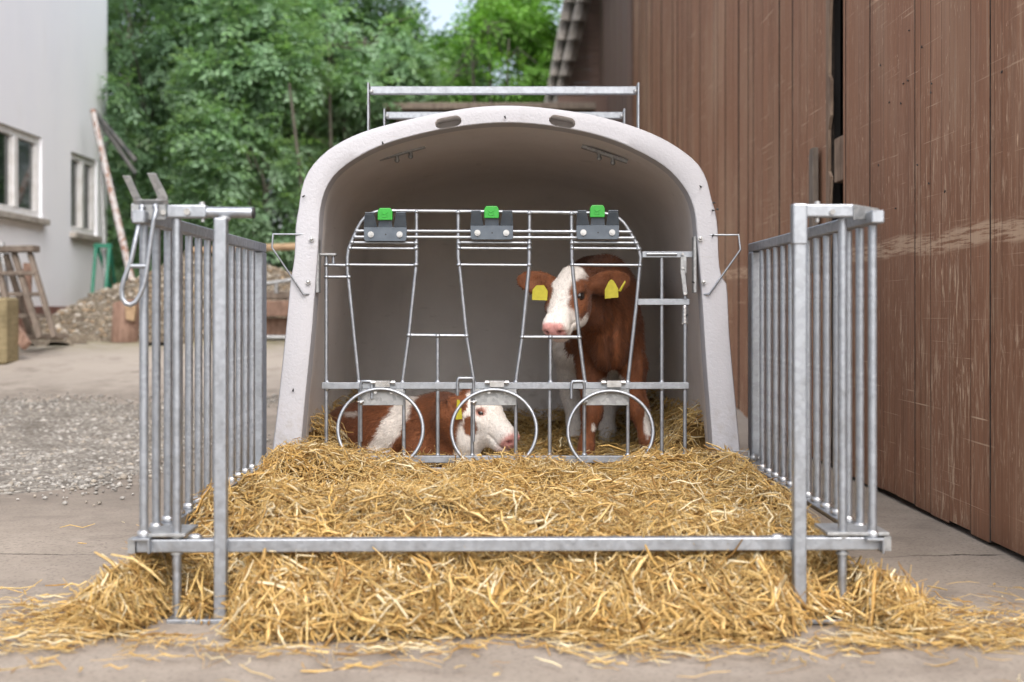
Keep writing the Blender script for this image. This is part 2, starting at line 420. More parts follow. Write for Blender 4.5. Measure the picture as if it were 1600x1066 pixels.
# animals
g = NT('calf_coat', (.2, .08, .03), .62, 0, .25)
hair = g.noise(1, 4, .65, vec=g.map((170, 170, 40)), dist=.6)
c = g.mix(1.0, g.attr(), g.mix(g.ramp(hair, .3, .7), (.80, .80, .80), (1.12, 1.10, 1.08)), 'MULTIPLY')
g.set(color=c); g.bump(hair, .35, .004)
g.b.inputs['Sheen Weight'].default_value = .12
M['coat'] = g.m
g = NT('calf_eye', (.008, .006, .006), .05, 0, .8); g.set(color=g.mix(g.ramp(g.noise(60, 2), .4, .6), (.006, .005, .005), (.02, .012, .01))); M['eye'] = g.m
g = NT('fly_body', (.01, .01, .012), .4); g.set(color=g.mix(g.ramp(g.noise(200, 2), .4, .6), (.006, .006, .008), (.02, .02, .02))); M['fly'] = g.m

# ------------------------------------------------------------------ ground
def ground_z(x, y):
    a = sstep(7.0, 13.2, y) * .44
    b = sstep(13.2, 17.5, y) * .42
    return a + b + .006 * np.sin(x * 1.7 + 1) * np.sin(y * 1.3) * sstep(7.2, 6.6, y)
def make_ground():
    xs = np.unique(np.r_[-200, -80, -40, -25, np.arange(-16, 16.1, .5), 25, 40, 80, 200])
    ys = np.unique(np.r_[-60, -20, -5, np.arange(0, 26.1, .25), 32, 45, 80, 150, 400])
    X, Y = np.meshgrid(xs, ys, indexing='ij'); Z = ground_z(X, Y)
    nx, ny = len(xs), len(ys); i = np.arange(nx * ny).reshape(nx, ny)
    f = np.stack([i[:-1, :-1], i[1:, :-1], i[1:, 1:], i[:-1, 1:]], -1).reshape(-1, 4)
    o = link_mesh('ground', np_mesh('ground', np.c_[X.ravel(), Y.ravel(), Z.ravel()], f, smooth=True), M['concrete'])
    tag(o, 'beige concrete farmyard ground with cracks and straw litter', 'ground', kind='structure')
make_ground()

def pebbles(n, centre_fn, size, palette):
    """many small irregular stones as one mesh"""
    base = np.array([(1, 0, 0), (-1, 0, 0), (0, 1, 0), (0, -1, 0), (0, 0, 1), (0, 0, -1), (.6, .6, .55), (-.6, .6, .55), (.6, -.6, .55), (-.6, -.6, .55)], float)
    tri = np.array([(6, 4, 8), (0, 6, 8), (6, 0, 2), (6, 2, 4), (7, 4, 2), (7, 2, 1), (7, 1, 9), (7, 9, 4), (8, 4, 9), (8, 9, 3), (8, 3, 0), (9, 1, 3), (0, 5, 2), (2, 5, 1), (1, 5, 3), (3, 5, 0)])
    c = centre_fn(n); n = len(c)
    s = size[0] * np.exp(np.clip(rng.normal(0, size[1], n), -1.2, 1.1)); sc = s[:, None] * rng.uniform(.6, 1.2, (n, 3)) * np.array([1, 1, .7])
    a = rng.uniform(0, 6.28, n); ca, sa = np.cos(a), np.sin(a)
    v = base[None] * rng.uniform(.8, 1.15, (n, 10, 1)) * sc[:, None]
    x = v[..., 0] * ca[:, None] - v[..., 1] * sa[:, None]; y = v[..., 0] * sa[:, None] + v[..., 1] * ca[:, None]
    V = np.stack([x, y, v[..., 2]], -1) + c[:, None]
    Fc = (tri[None] + (np.arange(n) * 10)[:, None, None]).reshape(-1, 3)
    pal = np.array(palette)[rng.integers(0, len(palette), n)] * rng.uniform(.75, 1.2, (n, 1))
    return V.reshape(-1, 3), Fc, np.repeat(pal, 10, 0)

def gravel_mask(x, y):
    p = np.c_[x, y]
    nn = vnoise(p, 1.3, 3) * .35 + vnoise(p, 4, 5) * .15
    far = sstep(9.5, 8.6, y + nn)
    near = sstep(0, 1.1, y - (4.85 + (x + 2.2) * .75 + nn))
    right = sstep(-1.25, -1.75, x + nn * .6 + (y - 6) * .03)
    return far * near * right
def make_gravel():
    xs = np.arange(-7, -.6, .09); ys = np.arange(4.3, 9.8, .09)
    X, Y = np.meshgrid(xs, ys, indexing='ij'); m = gravel_mask(X.ravel(), Y.ravel()).reshape(X.shape)
    Z = ground_z(X, Y) + .022 * m - .012 + .008 * vnoise(np.c_[X.ravel(), Y.ravel()], 9, 2).reshape(X.shape) * m * m
    i = np.arange(X.size).reshape(X.shape)
    f = np.stack([i[:-1, :-1], i[1:, :-1], i[1:, 1:], i[:-1, 1:]], -1).reshape(-1, 4)
    mm = m.ravel()[f].mean(1) > .12; f = f[mm]
    o = link_mesh('gravel_bed', np_mesh('gravel_bed', np.c_[X.ravel(), Y.ravel(), Z.ravel()], f, smooth=True), M['gravel_base'])
    tag(o, 'patch of damp grey gravel on the yard left of the pen', 'gravel', kind='stuff')
    def cen(n):
        x = rng.uniform(-6.2, -.8, n); y = rng.uniform(4.4, 9.6, n)
        k = np.maximum(gravel_mask(x, y), .05 * sstep(0, 1.2, y - 4.4) * sstep(9.6, 8, y) * sstep(-.7, -1.2, x)) * (.35 + .65 * (vnoise(np.c_[x, y], 2.1, 9) > -.3)) > rng.uniform(0.02, 1, n)
        x, y = x[k], y[k]
        return np.c_[x, y, ground_z(x, y) + .006]
    V, T, C = pebbles(52000, cen, (.0084, .42), [(.33, .315, .29), (.28, .265, .24), (.38, .36, .33), (.22, .205, .185), (.31, .275, .23)])
    o = link_mesh('gravel_stones', np_mesh('gravel_stones', V, None, T, col=C, smooth=True), M['pebble'])
    tag(o, 'loose pale pebbles strewn over the gravel patch', 'gravel', kind='stuff')
make_gravel()

# ------------------------------------------------------------------ barn on the right
BX = 1.48
def make_barn():
    root = empty('barn', (BX, 9, 0), 'tall brown timber barn with sliding plank doors filling the right side', 'barn')
    def leaf(y0, y1, z1, x0, mat, wid, gap=.004, z0=.015, th=.022):
        mb = MB(); y = y0
        while y < y1 - .01:
            gap_ = gap; gap = gap_ * random.choice((.25, .3, .4, .6, .9, 1.0))
            wd = min(wid * random.uniform(.88, 1.12), y1 - y)
            dx = random.uniform(-.004, .004); k = random.uniform(.94, 1.06); t = random.uniform(-.03, .05)
            mb.box(x0 + dx, x0 + th, y + gap / 2, y + wd - gap / 2, z0 + random.uniform(-.006, .012), z1, col=(k, k * (1 + t * .3), k * (1 + t)))
            y += wd; gap = gap_
        return mb
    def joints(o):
        # board edges coloured near black, standing in for shade in the joints
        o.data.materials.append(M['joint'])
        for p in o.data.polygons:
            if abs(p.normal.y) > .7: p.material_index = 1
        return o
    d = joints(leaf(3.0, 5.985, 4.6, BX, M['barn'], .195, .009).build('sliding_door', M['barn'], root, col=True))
    m = MB(); m.box(BX + .023, BX + .06, 3.0, 5.97, .02, 4.55); m.build('door_gap_shade', M['dark'], root)  # near-black sheet added as the shade behind the board gaps
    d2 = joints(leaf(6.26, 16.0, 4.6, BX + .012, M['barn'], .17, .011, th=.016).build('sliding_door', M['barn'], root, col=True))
    d2['label'] = 'far sliding plank door with a splintered edge'
    m = MB(); m.box(BX + .029, BX + .06, 6.28, 15.98, .02, 4.55); m.build('door_gap_shade', M['dark'], root)  # dark sheet painting the shade behind the far boards
    # frayed boards at the edge of the far leaf
    m = MB()
    prof = [(0.0, 0), (.03, 0.4), (.012, .6), (.015, .9), (.045, 1.02), (.02, 1.06), (.035, 1.2), (.05, 1.28), (.008, 1.31), (.01, 1.5), (.05, 1.56), (.052, 1.72), (.015, 1.75), (.02, 1.9), (.06, 2.2), (.03, 2.24), (.06, 2.6), (.05, 4.5)]
    e = d2
    yb = 6.258
    poly = [(BX - .004, yb + .035, .05)] + [(BX - .004, yb - a, .05 + z) for a, z in prof] + [(BX - .004, yb + .035, 4.55)]
    m.prism(poly, (.014, 0, 0)); m.build('edge_board', M['wood_raw'], d2)
    m = MB(); p = P(1300, 195, 6.2)
    m.box(BX + .012, BX + .06, 6.02, 6.2, 1.30, 1.50); m.build('splinter', M['wood_raw'], d2, bevel=.004)
    m = MB(); m.box(BX - .034, BX - .006, 6.43, 6.50, .9, 1.49); m.box(BX - .026, BX - .006, 6.505, 6.55, .9, 1.47)
    m.build('batten', M['wood_grey'], d2, bevel=.003)
    # wall above, plain boarding beyond the doors, eaves
    m = leaf(3.0, 16.0, 6.0, BX + .1, M['barn_far'], .2, z0=4.62); m.build('upper_wall', M['barn_far'], root, col=True)
    m = leaf(16.38, 24.0, 6.0, BX + .02, M['barn_far'], .24, .003); m.build('side_wall', M['barn_far'], root, col=True)
    m = MB(); m.box(BX + .055, BX + .12, 16.2, 24.0, 0, 6.0); m.build('wall_backing', M['barn_far'], root)
    m = MB(); m.box(BX - .40, BX + .3, 2.9, 24.3, 6.02, 6.16); m.box(BX - .43, BX - .40, 2.9, 24.32, 5.97, 6.2); m.build('eaves', M['barn_far'], root, col=True)
    m = MB(); m.add([(BX - .45, 2.85, 6.21), (BX - .45, 24.35, 6.21), (BX + 6, 24.35, 8.2), (BX + 6, 2.85, 8.2), (BX + 12, 24.35, 6.2), (BX + 12, 2.85, 6.2)], [(0, 1, 2, 3), (3, 2, 4, 5)])
    o = m.build('roof', M['tile'], root); s = o.modifiers.new('thick', 'SOLIDIFY'); s.thickness = .12
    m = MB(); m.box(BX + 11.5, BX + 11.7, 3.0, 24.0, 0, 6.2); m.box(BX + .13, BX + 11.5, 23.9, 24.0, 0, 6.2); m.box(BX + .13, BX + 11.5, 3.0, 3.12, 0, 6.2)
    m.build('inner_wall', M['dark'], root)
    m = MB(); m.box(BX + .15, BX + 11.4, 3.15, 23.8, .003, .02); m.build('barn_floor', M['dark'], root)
make_barn()

# ------------------------------------------------------------------ white building on the left
def make_house():
    WX = -4.78; y0, y1 = 4.0, 16.35; z0, z1 = -.1, 9.0
    root = empty('farm_building', (WX, 12, 0), 'white rendered farm building with dark two pane windows at the left', 'building')
    wins = [(12.35, 14.08, 1.66, 2.50), (15.02, 15.98, 1.58, 2.47)]
    ys = sorted({y0, y1, *[w_[0] for w_ in wins], *[w_[1] for w_ in wins]}); zs = sorted({z0, z1, *[w_[2] for w_ in wins], *[w_[3] for w_ in wins]})
    m = MB()
    for i in range(len(ys) - 1):
        for j in range(len(zs) - 1):
            ym, zm = (ys[i] + ys[i + 1]) / 2, (zs[j] + zs[j + 1]) / 2
            if any(a < ym < b and c < zm < d for a, b, c, d in wins): continue
            m.add([(WX, ys[i], zs[j]), (WX, ys[i + 1], zs[j]), (WX, ys[i + 1], zs[j + 1]), (WX, ys[i], zs[j + 1])], [(0, 1, 2, 3)])
    dp = .12
    for a, b, c, d in wins:
        for q in (((a, c), (b, c)), ((b, c), (b, d)), ((b, d), (a, d)), ((a, d), (a, c))):
            (p0, q0), (p1, q1) = q
            m.add([(WX, p0, q0), (WX, p1, q1), (WX - dp, p1, q1), (WX - dp, p0, q0)], [(0, 1, 2, 3)])
    # rounded far corner and end wall
    r = .3; pr = [(WX, y1)] + [(WX - r + r * math.cos(t), y1 + r * math.sin(t)) for t in np.linspace(.2, math.pi / 2, 6)] + [(WX - 9, y1 + r)]
    vs = [(a, b, z) for z in (z0, z1) for a, b in pr]; n = len(pr)
    m.add(vs, [(i, i + 1, n + i + 1, n + i) for i in range(n - 1)], True)
    m.add([(WX, y0, z0), (WX, y0, z1), (WX - 9, y0, z1), (WX - 9, y0, z0)], [(0, 1, 2, 3)])
    m.build('wall', M['render'], root)
    m = MB(); m.box(WX - 9.2, WX + .3, y0 - .3, y1 + .6, z1 + .01, z1 + .25); m.build('roof', M['tile'], root)
    m = MB(); m.box(WX + .002, WX + .03, y0, y1, -.1, .76); m.build('plinth', M['plinth'], root)
    for k, (a, b, c, d) in enumerate(wins):
        fr = MB(); x0, x1 = WX - .10, WX - .03; t = .075
        fr.box(x0, x1, a, b, d - t, d - .002); fr.box(x0, x1, a, b, c + .002, c + t)
        fr.box(x0, x1, a + .002, a + t, c + t, d - t); fr.box(x0, x1, b - t, b - .002, c + t, d - t)
        mid = b - (b - a) * (.40 if k == 0 else .5)
        fr.box(x0, x1 + .012, mid - .055, mid + .055, c + t, d - t)
        for (p, q) in ((a + t, mid - .055), (mid + .055, b - t)):
            fr.box(x0 + .01, x1 - .012, p, p + .035, c + t, d - t); fr.box(x0 + .01, x1 - .012, q - .035, q, c + t, d - t)
        f = fr.build('window', M['frame'], root, bevel=.004)
        f['label'] = ['larger left window with a wide dark pane', 'smaller window nearer the building corner'][k]
        for (p, q) in ((a + t, mid - .055), (mid + .055, b - t)):
            g_ = MB(); g_.box(WX - .075, WX - .065, p + .035, q - .035, c + t, d - t); g_.build('pane', M['glass'], f)
        s = MB(); s.box(WX - .1, WX + .07, a - .05, b + .05, c - .065, c - .003); s.build('sill', M['sill'], f, bevel=.006)
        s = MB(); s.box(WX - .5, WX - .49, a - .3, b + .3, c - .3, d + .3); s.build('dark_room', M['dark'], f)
make_house()

# ------------------------------------------------------------------ calf hutch
HXc = P(790, 0, 4.66).x
HY = 4.66
outer_px = [(413, 816), (425, 697), (432, 640), (445, 520), (452, 445), (456, 420), (459, 400), (460, 375), (461, 350), (466, 322), (469, 300), (477, 274), (494, 250), (520, 228), (562, 207), (620, 190), (700, 173), (760, 165), (822, 165), (900, 174), (960, 187), (1020, 208), (1062, 231), (1092, 256), (1106, 282), (1112, 308), (1119, 330), (1123, 360), (1124, 400), (1128, 430), (1137, 445), (1141, 520), (1150, 620), (1158, 705), (1170, 816)]
inner_px = [(459, 816), (470, 700), (476, 630), (487, 520), (493, 440), (496, 400), (498, 365), (500, 330), (507, 300), (524, 272), (560, 245), (615, 221), (700, 201), (790, 192), (880, 200), (960, 220), (1030, 254), (1066, 288), (1084, 325), (1090, 380), (1096, 450), (1103, 560), (1110, 650), (1114, 712), (1120, 816)]
def resample(pts, n):
    p = np.array(pts, float)
    # Catmull-Rom through the points then even arc length
    q = []
    ext = np.vstack([2 * p[0] - p[1], p, 2 * p[-1] - p[-2]])
    for i in range(1, len(ext) - 2):
        for t in np.linspace(0, 1, 12, endpoint=False):
            a, b, c, d = ext[i - 1], ext[i], ext[i + 1], ext[i + 2]
            q.append(.5 * ((2 * b) + (c - a) * t + (2 * a - 5 * b + 4 * c - d) * t * t + (3 * b - a - 3 * c + d) * t ** 3))
    q.append(p[-1]); q = np.array(q)
    for _ in range(3): q[1:-1] = (q[:-2] + 2 * q[1:-1] + q[2:]) / 4
    s = np.r_[0, np.cumsum(np.linalg.norm(np.diff(q, axis=0), axis=1))]
    u = np.linspace(0, s[-1], n)
    return np.c_[np.interp(u, s, q[:, 0]), np.interp(u, s, q[:, 1])]
def make_hutch():
    root = empty('calf_hutch', (HXc, 5.5, 0), 'white arched plastic calf hutch open at the front, bedded with straw', 'calf hutch')
    N = 120
    def prof(px):
        r = resample(px, N); return np.c_[(r[:, 0] - CX) * HY / F, CH - (r[:, 1] - CY) * HY / F]
    O, I = prof(outer_px), prof(inner_px)
    O[:, 1] = np.maximum(O[:, 1], 0.0); I[:, 1] = np.maximum(I[:, 1], 0.0)
    c0 = np.array([HXc, 0.0])
    def body(a, sc): return c0 + (I * (1 - a) + O * a - c0) * sc
    seq = []   # (profile, Y, material)
    back = 6.75
    seq.append((body(1, 0.0), back + .02, 0))
    for t in np.linspace(math.pi / 2, 0, 12): seq.append((body(1, .55 + .40 * math.cos(t)), back - .60 + .60 * math.sin(t), 0))
    seq.append((body(1, .965), 5.3, 0)); seq.append((body(1, .97), HY + .24, 0)); seq.append((body(1, .975), HY + .20, 0))
    seq.append((body(1, .998), HY + .17, 0)); seq.append((body(1, 1), HY + .14, 0)); seq.append((body(1, 1), HY + .030, 0))
    seq.append((body(.985, 1), HY + .012, 0)); seq.append((body(.94, 1), HY + .002, 0)); seq.append((body(.86, 1), HY, 0)); seq.append((body(.5, 1), HY - .001, 0)); seq.append((body(.06, 1), HY, 0))
    seq.append((body(.012, 1), HY + .003, 0)); seq.append((body(0, 1), HY + .010, 0)); seq.append((body(0.0, 1), HY + .10, 1)); seq.append((body(.03, 1), HY + .19, 1))
    seq.append((body(.30, .985), HY + .24, 1)); seq.append((body(.55, .965), HY + .5, 1)); seq.append((body(.62, .95), 5.6, 1))
    for t in np.linspace(0, math.pi / 2, 12): seq.append((body(.65, .50 + .435 * math.cos(t)), back - .66 + .60 * math.sin(t), 1))
    seq.append((body(.65, 0.0), back - .04, 1))
    K = len(seq)
    V = np.concatenate([np.c_[p[:, 0], np.full(N, y), np.maximum(p[:, 1], 0)] for p, y, _ in seq])
    faces = []; mids = []
    for k in range(K - 1):
        for i in range(N - 1):
            faces.append((k * N + i, k * N + i + 1, (k + 1) * N + i + 1, (k + 1) * N + i)); mids.append(max(seq[k][2], 0) if k >= 24 else 0)
    me = bpy.data.meshes.new('shell')
    fs = list(faces) + [tuple(k * N for k in range(K)), tuple(k * N + N - 1 for k in range(K))[::-1]]
    me.from_pydata([tuple(v) for v in V], [], fs); me.update()
    me.polygons.foreach_set('material_index', np.array(mids + [0, 0], dtype=np.int32))
    me.polygons.foreach_set('use_smooth', np.array([True] * len(mids) + [False, False]))
    bm = bmesh.new(); bm.from_mesh(me)
    bmesh.ops.remove_doubles(bm, verts=bm.verts, dist=1e-5)
    bmesh.ops.recalc_face_normals(bm, faces=bm.faces); bm.to_mesh(me); bm.free()
    shell = link_mesh('shell', me, [M['hutch'], M['hutch_in']], root)
    # two grip holes cut through the front lip
    cut = MB()
    for (xa, ya, xb, yb) in ((690, 193, 711, 189), (868, 188, 889, 192)):
        a, b = P(xa, ya, HY), P(xb, yb, HY); r = 8.3 * HY / F
        d = (b - a).normalized(); n = Vector((-d.z, 0, d.x)); poly = []
        for t in np.linspace(-90, 90, 9): poly.append(b + d * (r * 1.25 * math.cos(R(t))) + n * (r * math.sin(R(t))))
        for t in np.linspace(90, 270, 9): poly.append(a + d * (r * 1.25 * math.cos(R(t))) + n * (r * math.sin(R(t))))
        cut.prism([p + Vector((0, -.05, 0)) for p in poly], (0, .17, 0))
    co = cut.build('cutter', M['hutch_in'], root)
    bo = shell.modifiers.new('grip', 'BOOLEAN'); bo.object = co; bo.operation = 'DIFFERENCE'; bo.solver = 'EXACT'
    dg = bpy.context.evaluated_depsgraph_get(); dg.update()
    nm = bpy.data.meshes.new_from_object(shell.evaluated_get(dg), depsgraph=dg)
    nm.set_sharp_from_angle(angle=R(38)); shell.modifiers.clear(); shell.data = nm
    bpy.data.objects.remove(co)
    # lifting bows on the roof
    for (xl, xr, yt, yb, Y, yfoot) in ((576, 997, 135, 148, 5.3, 262), (601, 975, 175, 186, 5.96, 270)):
        a, b = P(xl, yt, Y), P(xr, yb, Y); ft = P(0, yfoot, Y).z; h = a.z - b.z
        m = MB(); m.box(a.x + .006, b.x - .006, Y - .015, Y + .015, b.z, a.z - .002)
        bw = m.build('carrying_bow', M['galv'], root, bevel=.003)
        for x in (a.x, b.x):
            m = MB(); m.box(x - .004, x + .004, Y - .02, Y + .02, ft, a.z + .012); m.build('leg', M['galv'], bw, bevel=.002)
        for x in (a.x + .012, b.x - .012):
            m = MB(); m.ball((x, Y - .012, b.z + .01), .010); m.build('weld', M['galv_dull'], bw)
    # inside mounting strips under the ceiling with their bolts
    for (x0, y0, x1, y1) in ((593, 249, 664, 229), (909, 229, 980, 253)):
        Y = 4.97; a, b = P(x0, y0, Y), P(x1, y1, Y)
        m = MB(); m.beam(a, b, .012, .03); st = m.build('mounting_strip', M['galv_dull'], root)
        for t in (.38, .68):
            c = a.lerp(b, t); m = MB(); m.tube([c + Vector((0, 0, .0)), c + Vector((.001, 0, -.018))], .007, 8); m.ball(c + Vector((.001, 0, -.022)), .0095); m.build('bolt', M['galv_dull'], st)
    # wire hooks at the sides, hinge plates and their bolts
    for pts in ([(492, 366), (427, 366), (425, 387), (474, 460), (486, 460)], [(1090, 367), (1154, 367), (1157, 390), (1108, 460), (1098, 460)]):
        m = MB(); q = [P(x, y, HY - .012) for x, y in pts]; q[0].y += .02; q[-1].y += .02
        m.tube(q, .0032, 8); m.build('wire_hook', M['galv'], root)
    for (x0, x1, y0, y1) in ((495, 500, 367, 458), (1082, 1087, 370, 458)):
        a, b = P(x0, y0, 4.70), P(x1, y1, 4.70); m = MB(); m.box(a.x, b.x, 4.675, 4.72, b.z, a.z)
        sgn = 1 if x0 < 800 else -1
        m.build('hinge_plate', M['galv_dull'], root, bevel=.002)
    for (x, y) in ((487, 374), (482, 441), (1094, 373), (1099, 441)):
        c = P(x, y, HY - .002); m = MB(); m.tube([c, c - Vector((0, .008, 0))], .0085, 10); m.ball(c - Vector((0, .008, 0)), .0062, sc=(1, .8, 1)); m.build('bolt', M['bolt'], root)
    # bracket that ties the hutch foot to the pen
    m = MB(); a = P(1130, 712, 4.62); b = P(1192, 717, 4.62)
    m.tube([a, b], .007, 8); m.box(a.x, a.x + .085, 4.61, 4.64, a.z - .010, a.z - .004); m.tube([a + Vector((.01, -.01, -.004)), a + Vector((.01, -.01, .016)), a + Vector((.085, -.01, .016)), a + Vector((.085, -.01, -.004))], .003, 6); m.tube([P(1192, 700, 4.62), P(1192, 732, 4.62)], .006, 8)
    m.ball(P(1178, 716, 4.61), .014); m.build('tie_bracket', M['galv_dull'], root)
make_hutch()

# ------------------------------------------------------------------ feeding gate
GY = 4.72
def G(px, py, dy=0.0): return P(px, py, GY + dy)
def make_gate():
    root = empty('feeding_gate', (G(790, 0).x, GY, .2), 'galvanised feeding gate of slim rods closing off the hutch front', 'gate')
    r = .0064
    m = MB()
    def arc(p0, p1, p2, n=6): return [((1 - t) ** 2 * p0[0] + 2 * t * (1 - t) * p1[0] + t * t * p2[0], (1 - t) ** 2 * p0[1] + 2 * t * (1 - t) * p1[1] + t * t * p2[1]) for t in np.linspace(0, 1, n)]
    welds = []
    def rod(pts, rr=r, dy=0.0): m.tube([G(x, y, dy) for x, y in pts], rr, 8)
    outline = [(561, 597), (545, 440), (543, 425), (543, 402), (545, 388), (551, 374)] + arc((559, 356), (571, 330), (600, 329.5)) + [(770, 331)] + arc((935, 333), (968, 334), (980, 356)) + [(991, 374), (998, 388), (1001, 402), (999, 424), (995, 470), (981, 597)]
    rod(outline)
    vert = [[(651, 331), (651, 408), (649, 428), (639, 524), (629, 597)], [(716, 331.5), (716, 402), (719, 424), (729, 524), (741, 597)],
            [(827.5, 333), (827, 404), (826, 424), (816, 527), (806, 597)], [(893, 334), (893.5, 404), (895, 424), (905, 527), (914, 597)]]
    for v in vert: rod(v)
    for y0, xa, xb in ((361, 559, 984), (370.5, 555, 989)): rod([(xa, y0), (xb, y0 + 1.5)], .0055, -.006)
    for y0, segs in ((379, ((550, 651), (716, 827), (893, 994))), (388, ((547, 651), (716, 827), (893, 998))), (414, ((510, 543), (543, 650.5), (717, 827), (894, 1000)))):
        for xa, xb in segs: rod([(xa, y0), (xb, y0 + .8)], .0052)
    rod([(510, 433), (545, 433)], .0052)
    rod([(639, 524), (729, 525)]); rod([(816, 527), (905, 527)])
    rod([(510, 397), (510, 714)]); rod([(1034, 403), (1034, 714)])
    rod([(521, 400), (521, 414)], .005)
    for xt, yt, xb in ((684, 525, 684), (860, 527, 859)): rod([(xt, yt), (xt, 597)]); rod([(xb, 606), (xb, 714)], r)
    for x in (562, 631, 738, 806, 913, 981): rod([(x, 606), (x, 714)])
    ws = [(651, 331), (716, 332), (827, 333), (893, 334), (639, 524), (729, 525), (816, 527), (905, 527), (684, 525), (860, 527), (510, 414), (510, 433), (543, 414), (545, 433)]
    for x in (651, 716, 827, 893): ws += [(x, 361), (x, 371)]
    for x in (650, 717, 827, 894): ws += [(x, 380), (x, 388), (x, 414)]
    ws += [(558, 361), (555, 370), (550, 379), (547, 388), (984, 363), (989, 372), (994, 380), (998, 389), (1000, 415)]
    for x in (511, 562, 631, 684, 738, 806, 859, 913, 981, 1034, 1068): ws += [(x, 711)]
    for x in (511, 561, 629, 684, 741, 806, 860, 914, 981, 1034): ws += [(x, 597), (x, 608)]
    for x, y in ws: m.ball(G(x, y, -.002), .0082 + random.uniform(-.0008, .0012), sc=(1.15, 1, .9))
    m.build('rod_lattice', M['galv'], root)
    def flat(name, x0, y0, x1, y1, dy0, dy1, mat='galv', bev=.002, parent=None):
        a, b = G(x0, y0), G(x1, y1); q = MB(); q.box(a.x, b.x, GY + dy0, GY + dy1, b.z, a.z); return q.build(name, M[mat], parent or root, bevel=bev)
    flat('middle_rail', 503, 597.5, 1076, 608, -.012, .012)
    flat('bottom_rail', 503, 712, 1070, 723, -.012, .012)
    flat('sill_rail', 500, 729, 1076, 741, -.05, -.02)
    flat('top_rail', 1003, 393, 1087, 403, -.008, .010)
    flat('side_rail', 996, 467, 1077, 477, -.010, .010)
    flat('hinge_tab', 499, 396, 526, 400, -.02, .02, 'galv_dull')
    q = MB(); q.tube([G(1010, 397, -.012), G(1058, 397, -.012)], .006, 8); q.build('latch_bolt', M['galv'], root)
    q = MB(); q.obox(G(1068, 414, -.012), (1, 0, 0), (0, 1, 0), (0, 0, 1), .011, .003, .030); q.beam(G(1066.5, 421, -.017), G(1071, 461, -.017), .016, .005)
    lv = q.build('latch_lever', M['galv_dull'], root, bevel=.002)
    for x, y in ((1067, 397), (1067, 419), (1070.5, 459)):
        q = MB(); q.tube([G(x, y, -.014), G(x, y, -.024)], .0048, 8); q.build('rivet', M['bolt'], lv)
    q = MB(); q.tube([G(1070.5, 462), G(1070, 713)], .0066, 8); lr = q.build('latch_rod', M['galv'], root)
    pts = []
    for i in range(12 * 12 + 1):
        t = i / (12 * 12); a = i * 2 * math.pi / 12; c = G(1070, 480 + t * 25); pts.append(c + Vector((.0105 * math.cos(a), .0105 * math.sin(a), 0)))
    q = MB(); q.tube(pts, .0019, 5); q.build('spring', M['bolt'], lr)
    q = MB(); q.ball(G(1070, 479), .010, sc=(1.1, 1.1, .7)); q.build('collar', M['bolt'], lr)
    q = MB(); q.tube([G(1065, 506), G(1075, 506)], .004, 6); q.build('cross_pin', M['bolt'], lr)
    # three bucket rings with their cover plates and hinges
    for k, (cx, cy, hx, hy, px0, px1) in enumerate(((594.5, 671, 69, 65.5, 565, 631), (772, 672.5, 69, 66, 741, 807), (954, 674.5, 69, 66, 914, 982))):
        Y = GY - .045
        pts = []
        for t in np.linspace(0, 2 * math.pi, 56, endpoint=False):
            p = P(cx + (hx - 2.5) * math.sin(t), cy - (hy - 2.5) * math.cos(t), Y)
            p.y = GY - .03 - .05 * (1 - math.cos(t)) / 2
            # keep the measured outline although the ring tilts
            p = P(cx + (hx - 2.5) * math.sin(t), cy - (hy - 2.5) * math.cos(t), p.y); pts.append(p)
        q = MB(); q.tube(pts, .0062, 10, closed=True); rg = q.build('bucket_ring', M['galv'], root)
        a, b = G(px0, 608), G(px1, 633); q = MB(); q.box(a.x, b.x, GY - .016, GY - .0125, b.z, a.z); q.build('cover_plate', M['galv_dull'], rg, bevel=.001)
        q = MB(); h0, h1 = G(cx - 7, 0).x, G(cx + 16, 0).x; zc = G(0, 598).z
        q.box(h0, h1, GY - .034, GY - .0125, zc - .014, zc + .008)
        for x in (cx - 11, cx + 20): q.tube([G(x - 3, 598, -.02), G(x + 3, 598, -.02)], .0085, 6)
        q.tube([G(cx - 14, 598, -.02), G(cx + 23, 598, -.02)], .004, 8); q.build('hinge', M['bolt'], rg, bevel=.001)
        for x in (cx - 8, cx + 17):
            q = MB(); q.tube([G(x, 613, -.012), G(x, 613, -.024)], .0062, 6); q.build('bolt', M['bolt'], rg)
        yy = 596 if k != 1 else 591
        x0 = px0 - 1; x1 = x0 + (17 if k == 0 else (-25 if k == 1 else -20)); 
        q = MB(); q.tube([G(x0, 690, -.012), G(x0, yy + 4, -.014), G(x0 + (2 if x1 > x0 else -2), yy, -.016), G(x1 + (-2 if x1 > x0 else 2), yy, -.018), G(x1, yy + 4, -.018), G(x1, yy + 27, -.018)], .0052, 8); q.build('lock_pin', M['galv'], rg)
        q = MB(); q.ball(G(x0, 629, -.016), .010); q.tube([G(x0 - 5, 628, -.02), G(x0 + 5, 627, -.02)], .004, 6); q.build('wing_nut', M['bolt'], rg)
    # bucket hooks of slate plastic with a green clip
    for k, (cx, yb, capy) in enumerate(((602, 377, 325), (768.5, 374.5, 322), (934, 374, 320.5))):
        yb0 = yb - 20; dy = -.022
        q = MB()
        def pl(x, y, d=0.0): return P(x, y, GY + dy + d)
        def plate(poly, d0=0.0, th=.006): q.prism([pl(x, y, d0 if not isinstance(d0, dict) else 0) for x, y in poly], (0, th, 0))
        plate([(cx - 33.5, yb0 - 2), (cx + 33.5, yb0 - 2), (cx + 33, yb - 3), (cx + 31, yb), (cx - 31, yb), (cx - 33, yb - 3)])
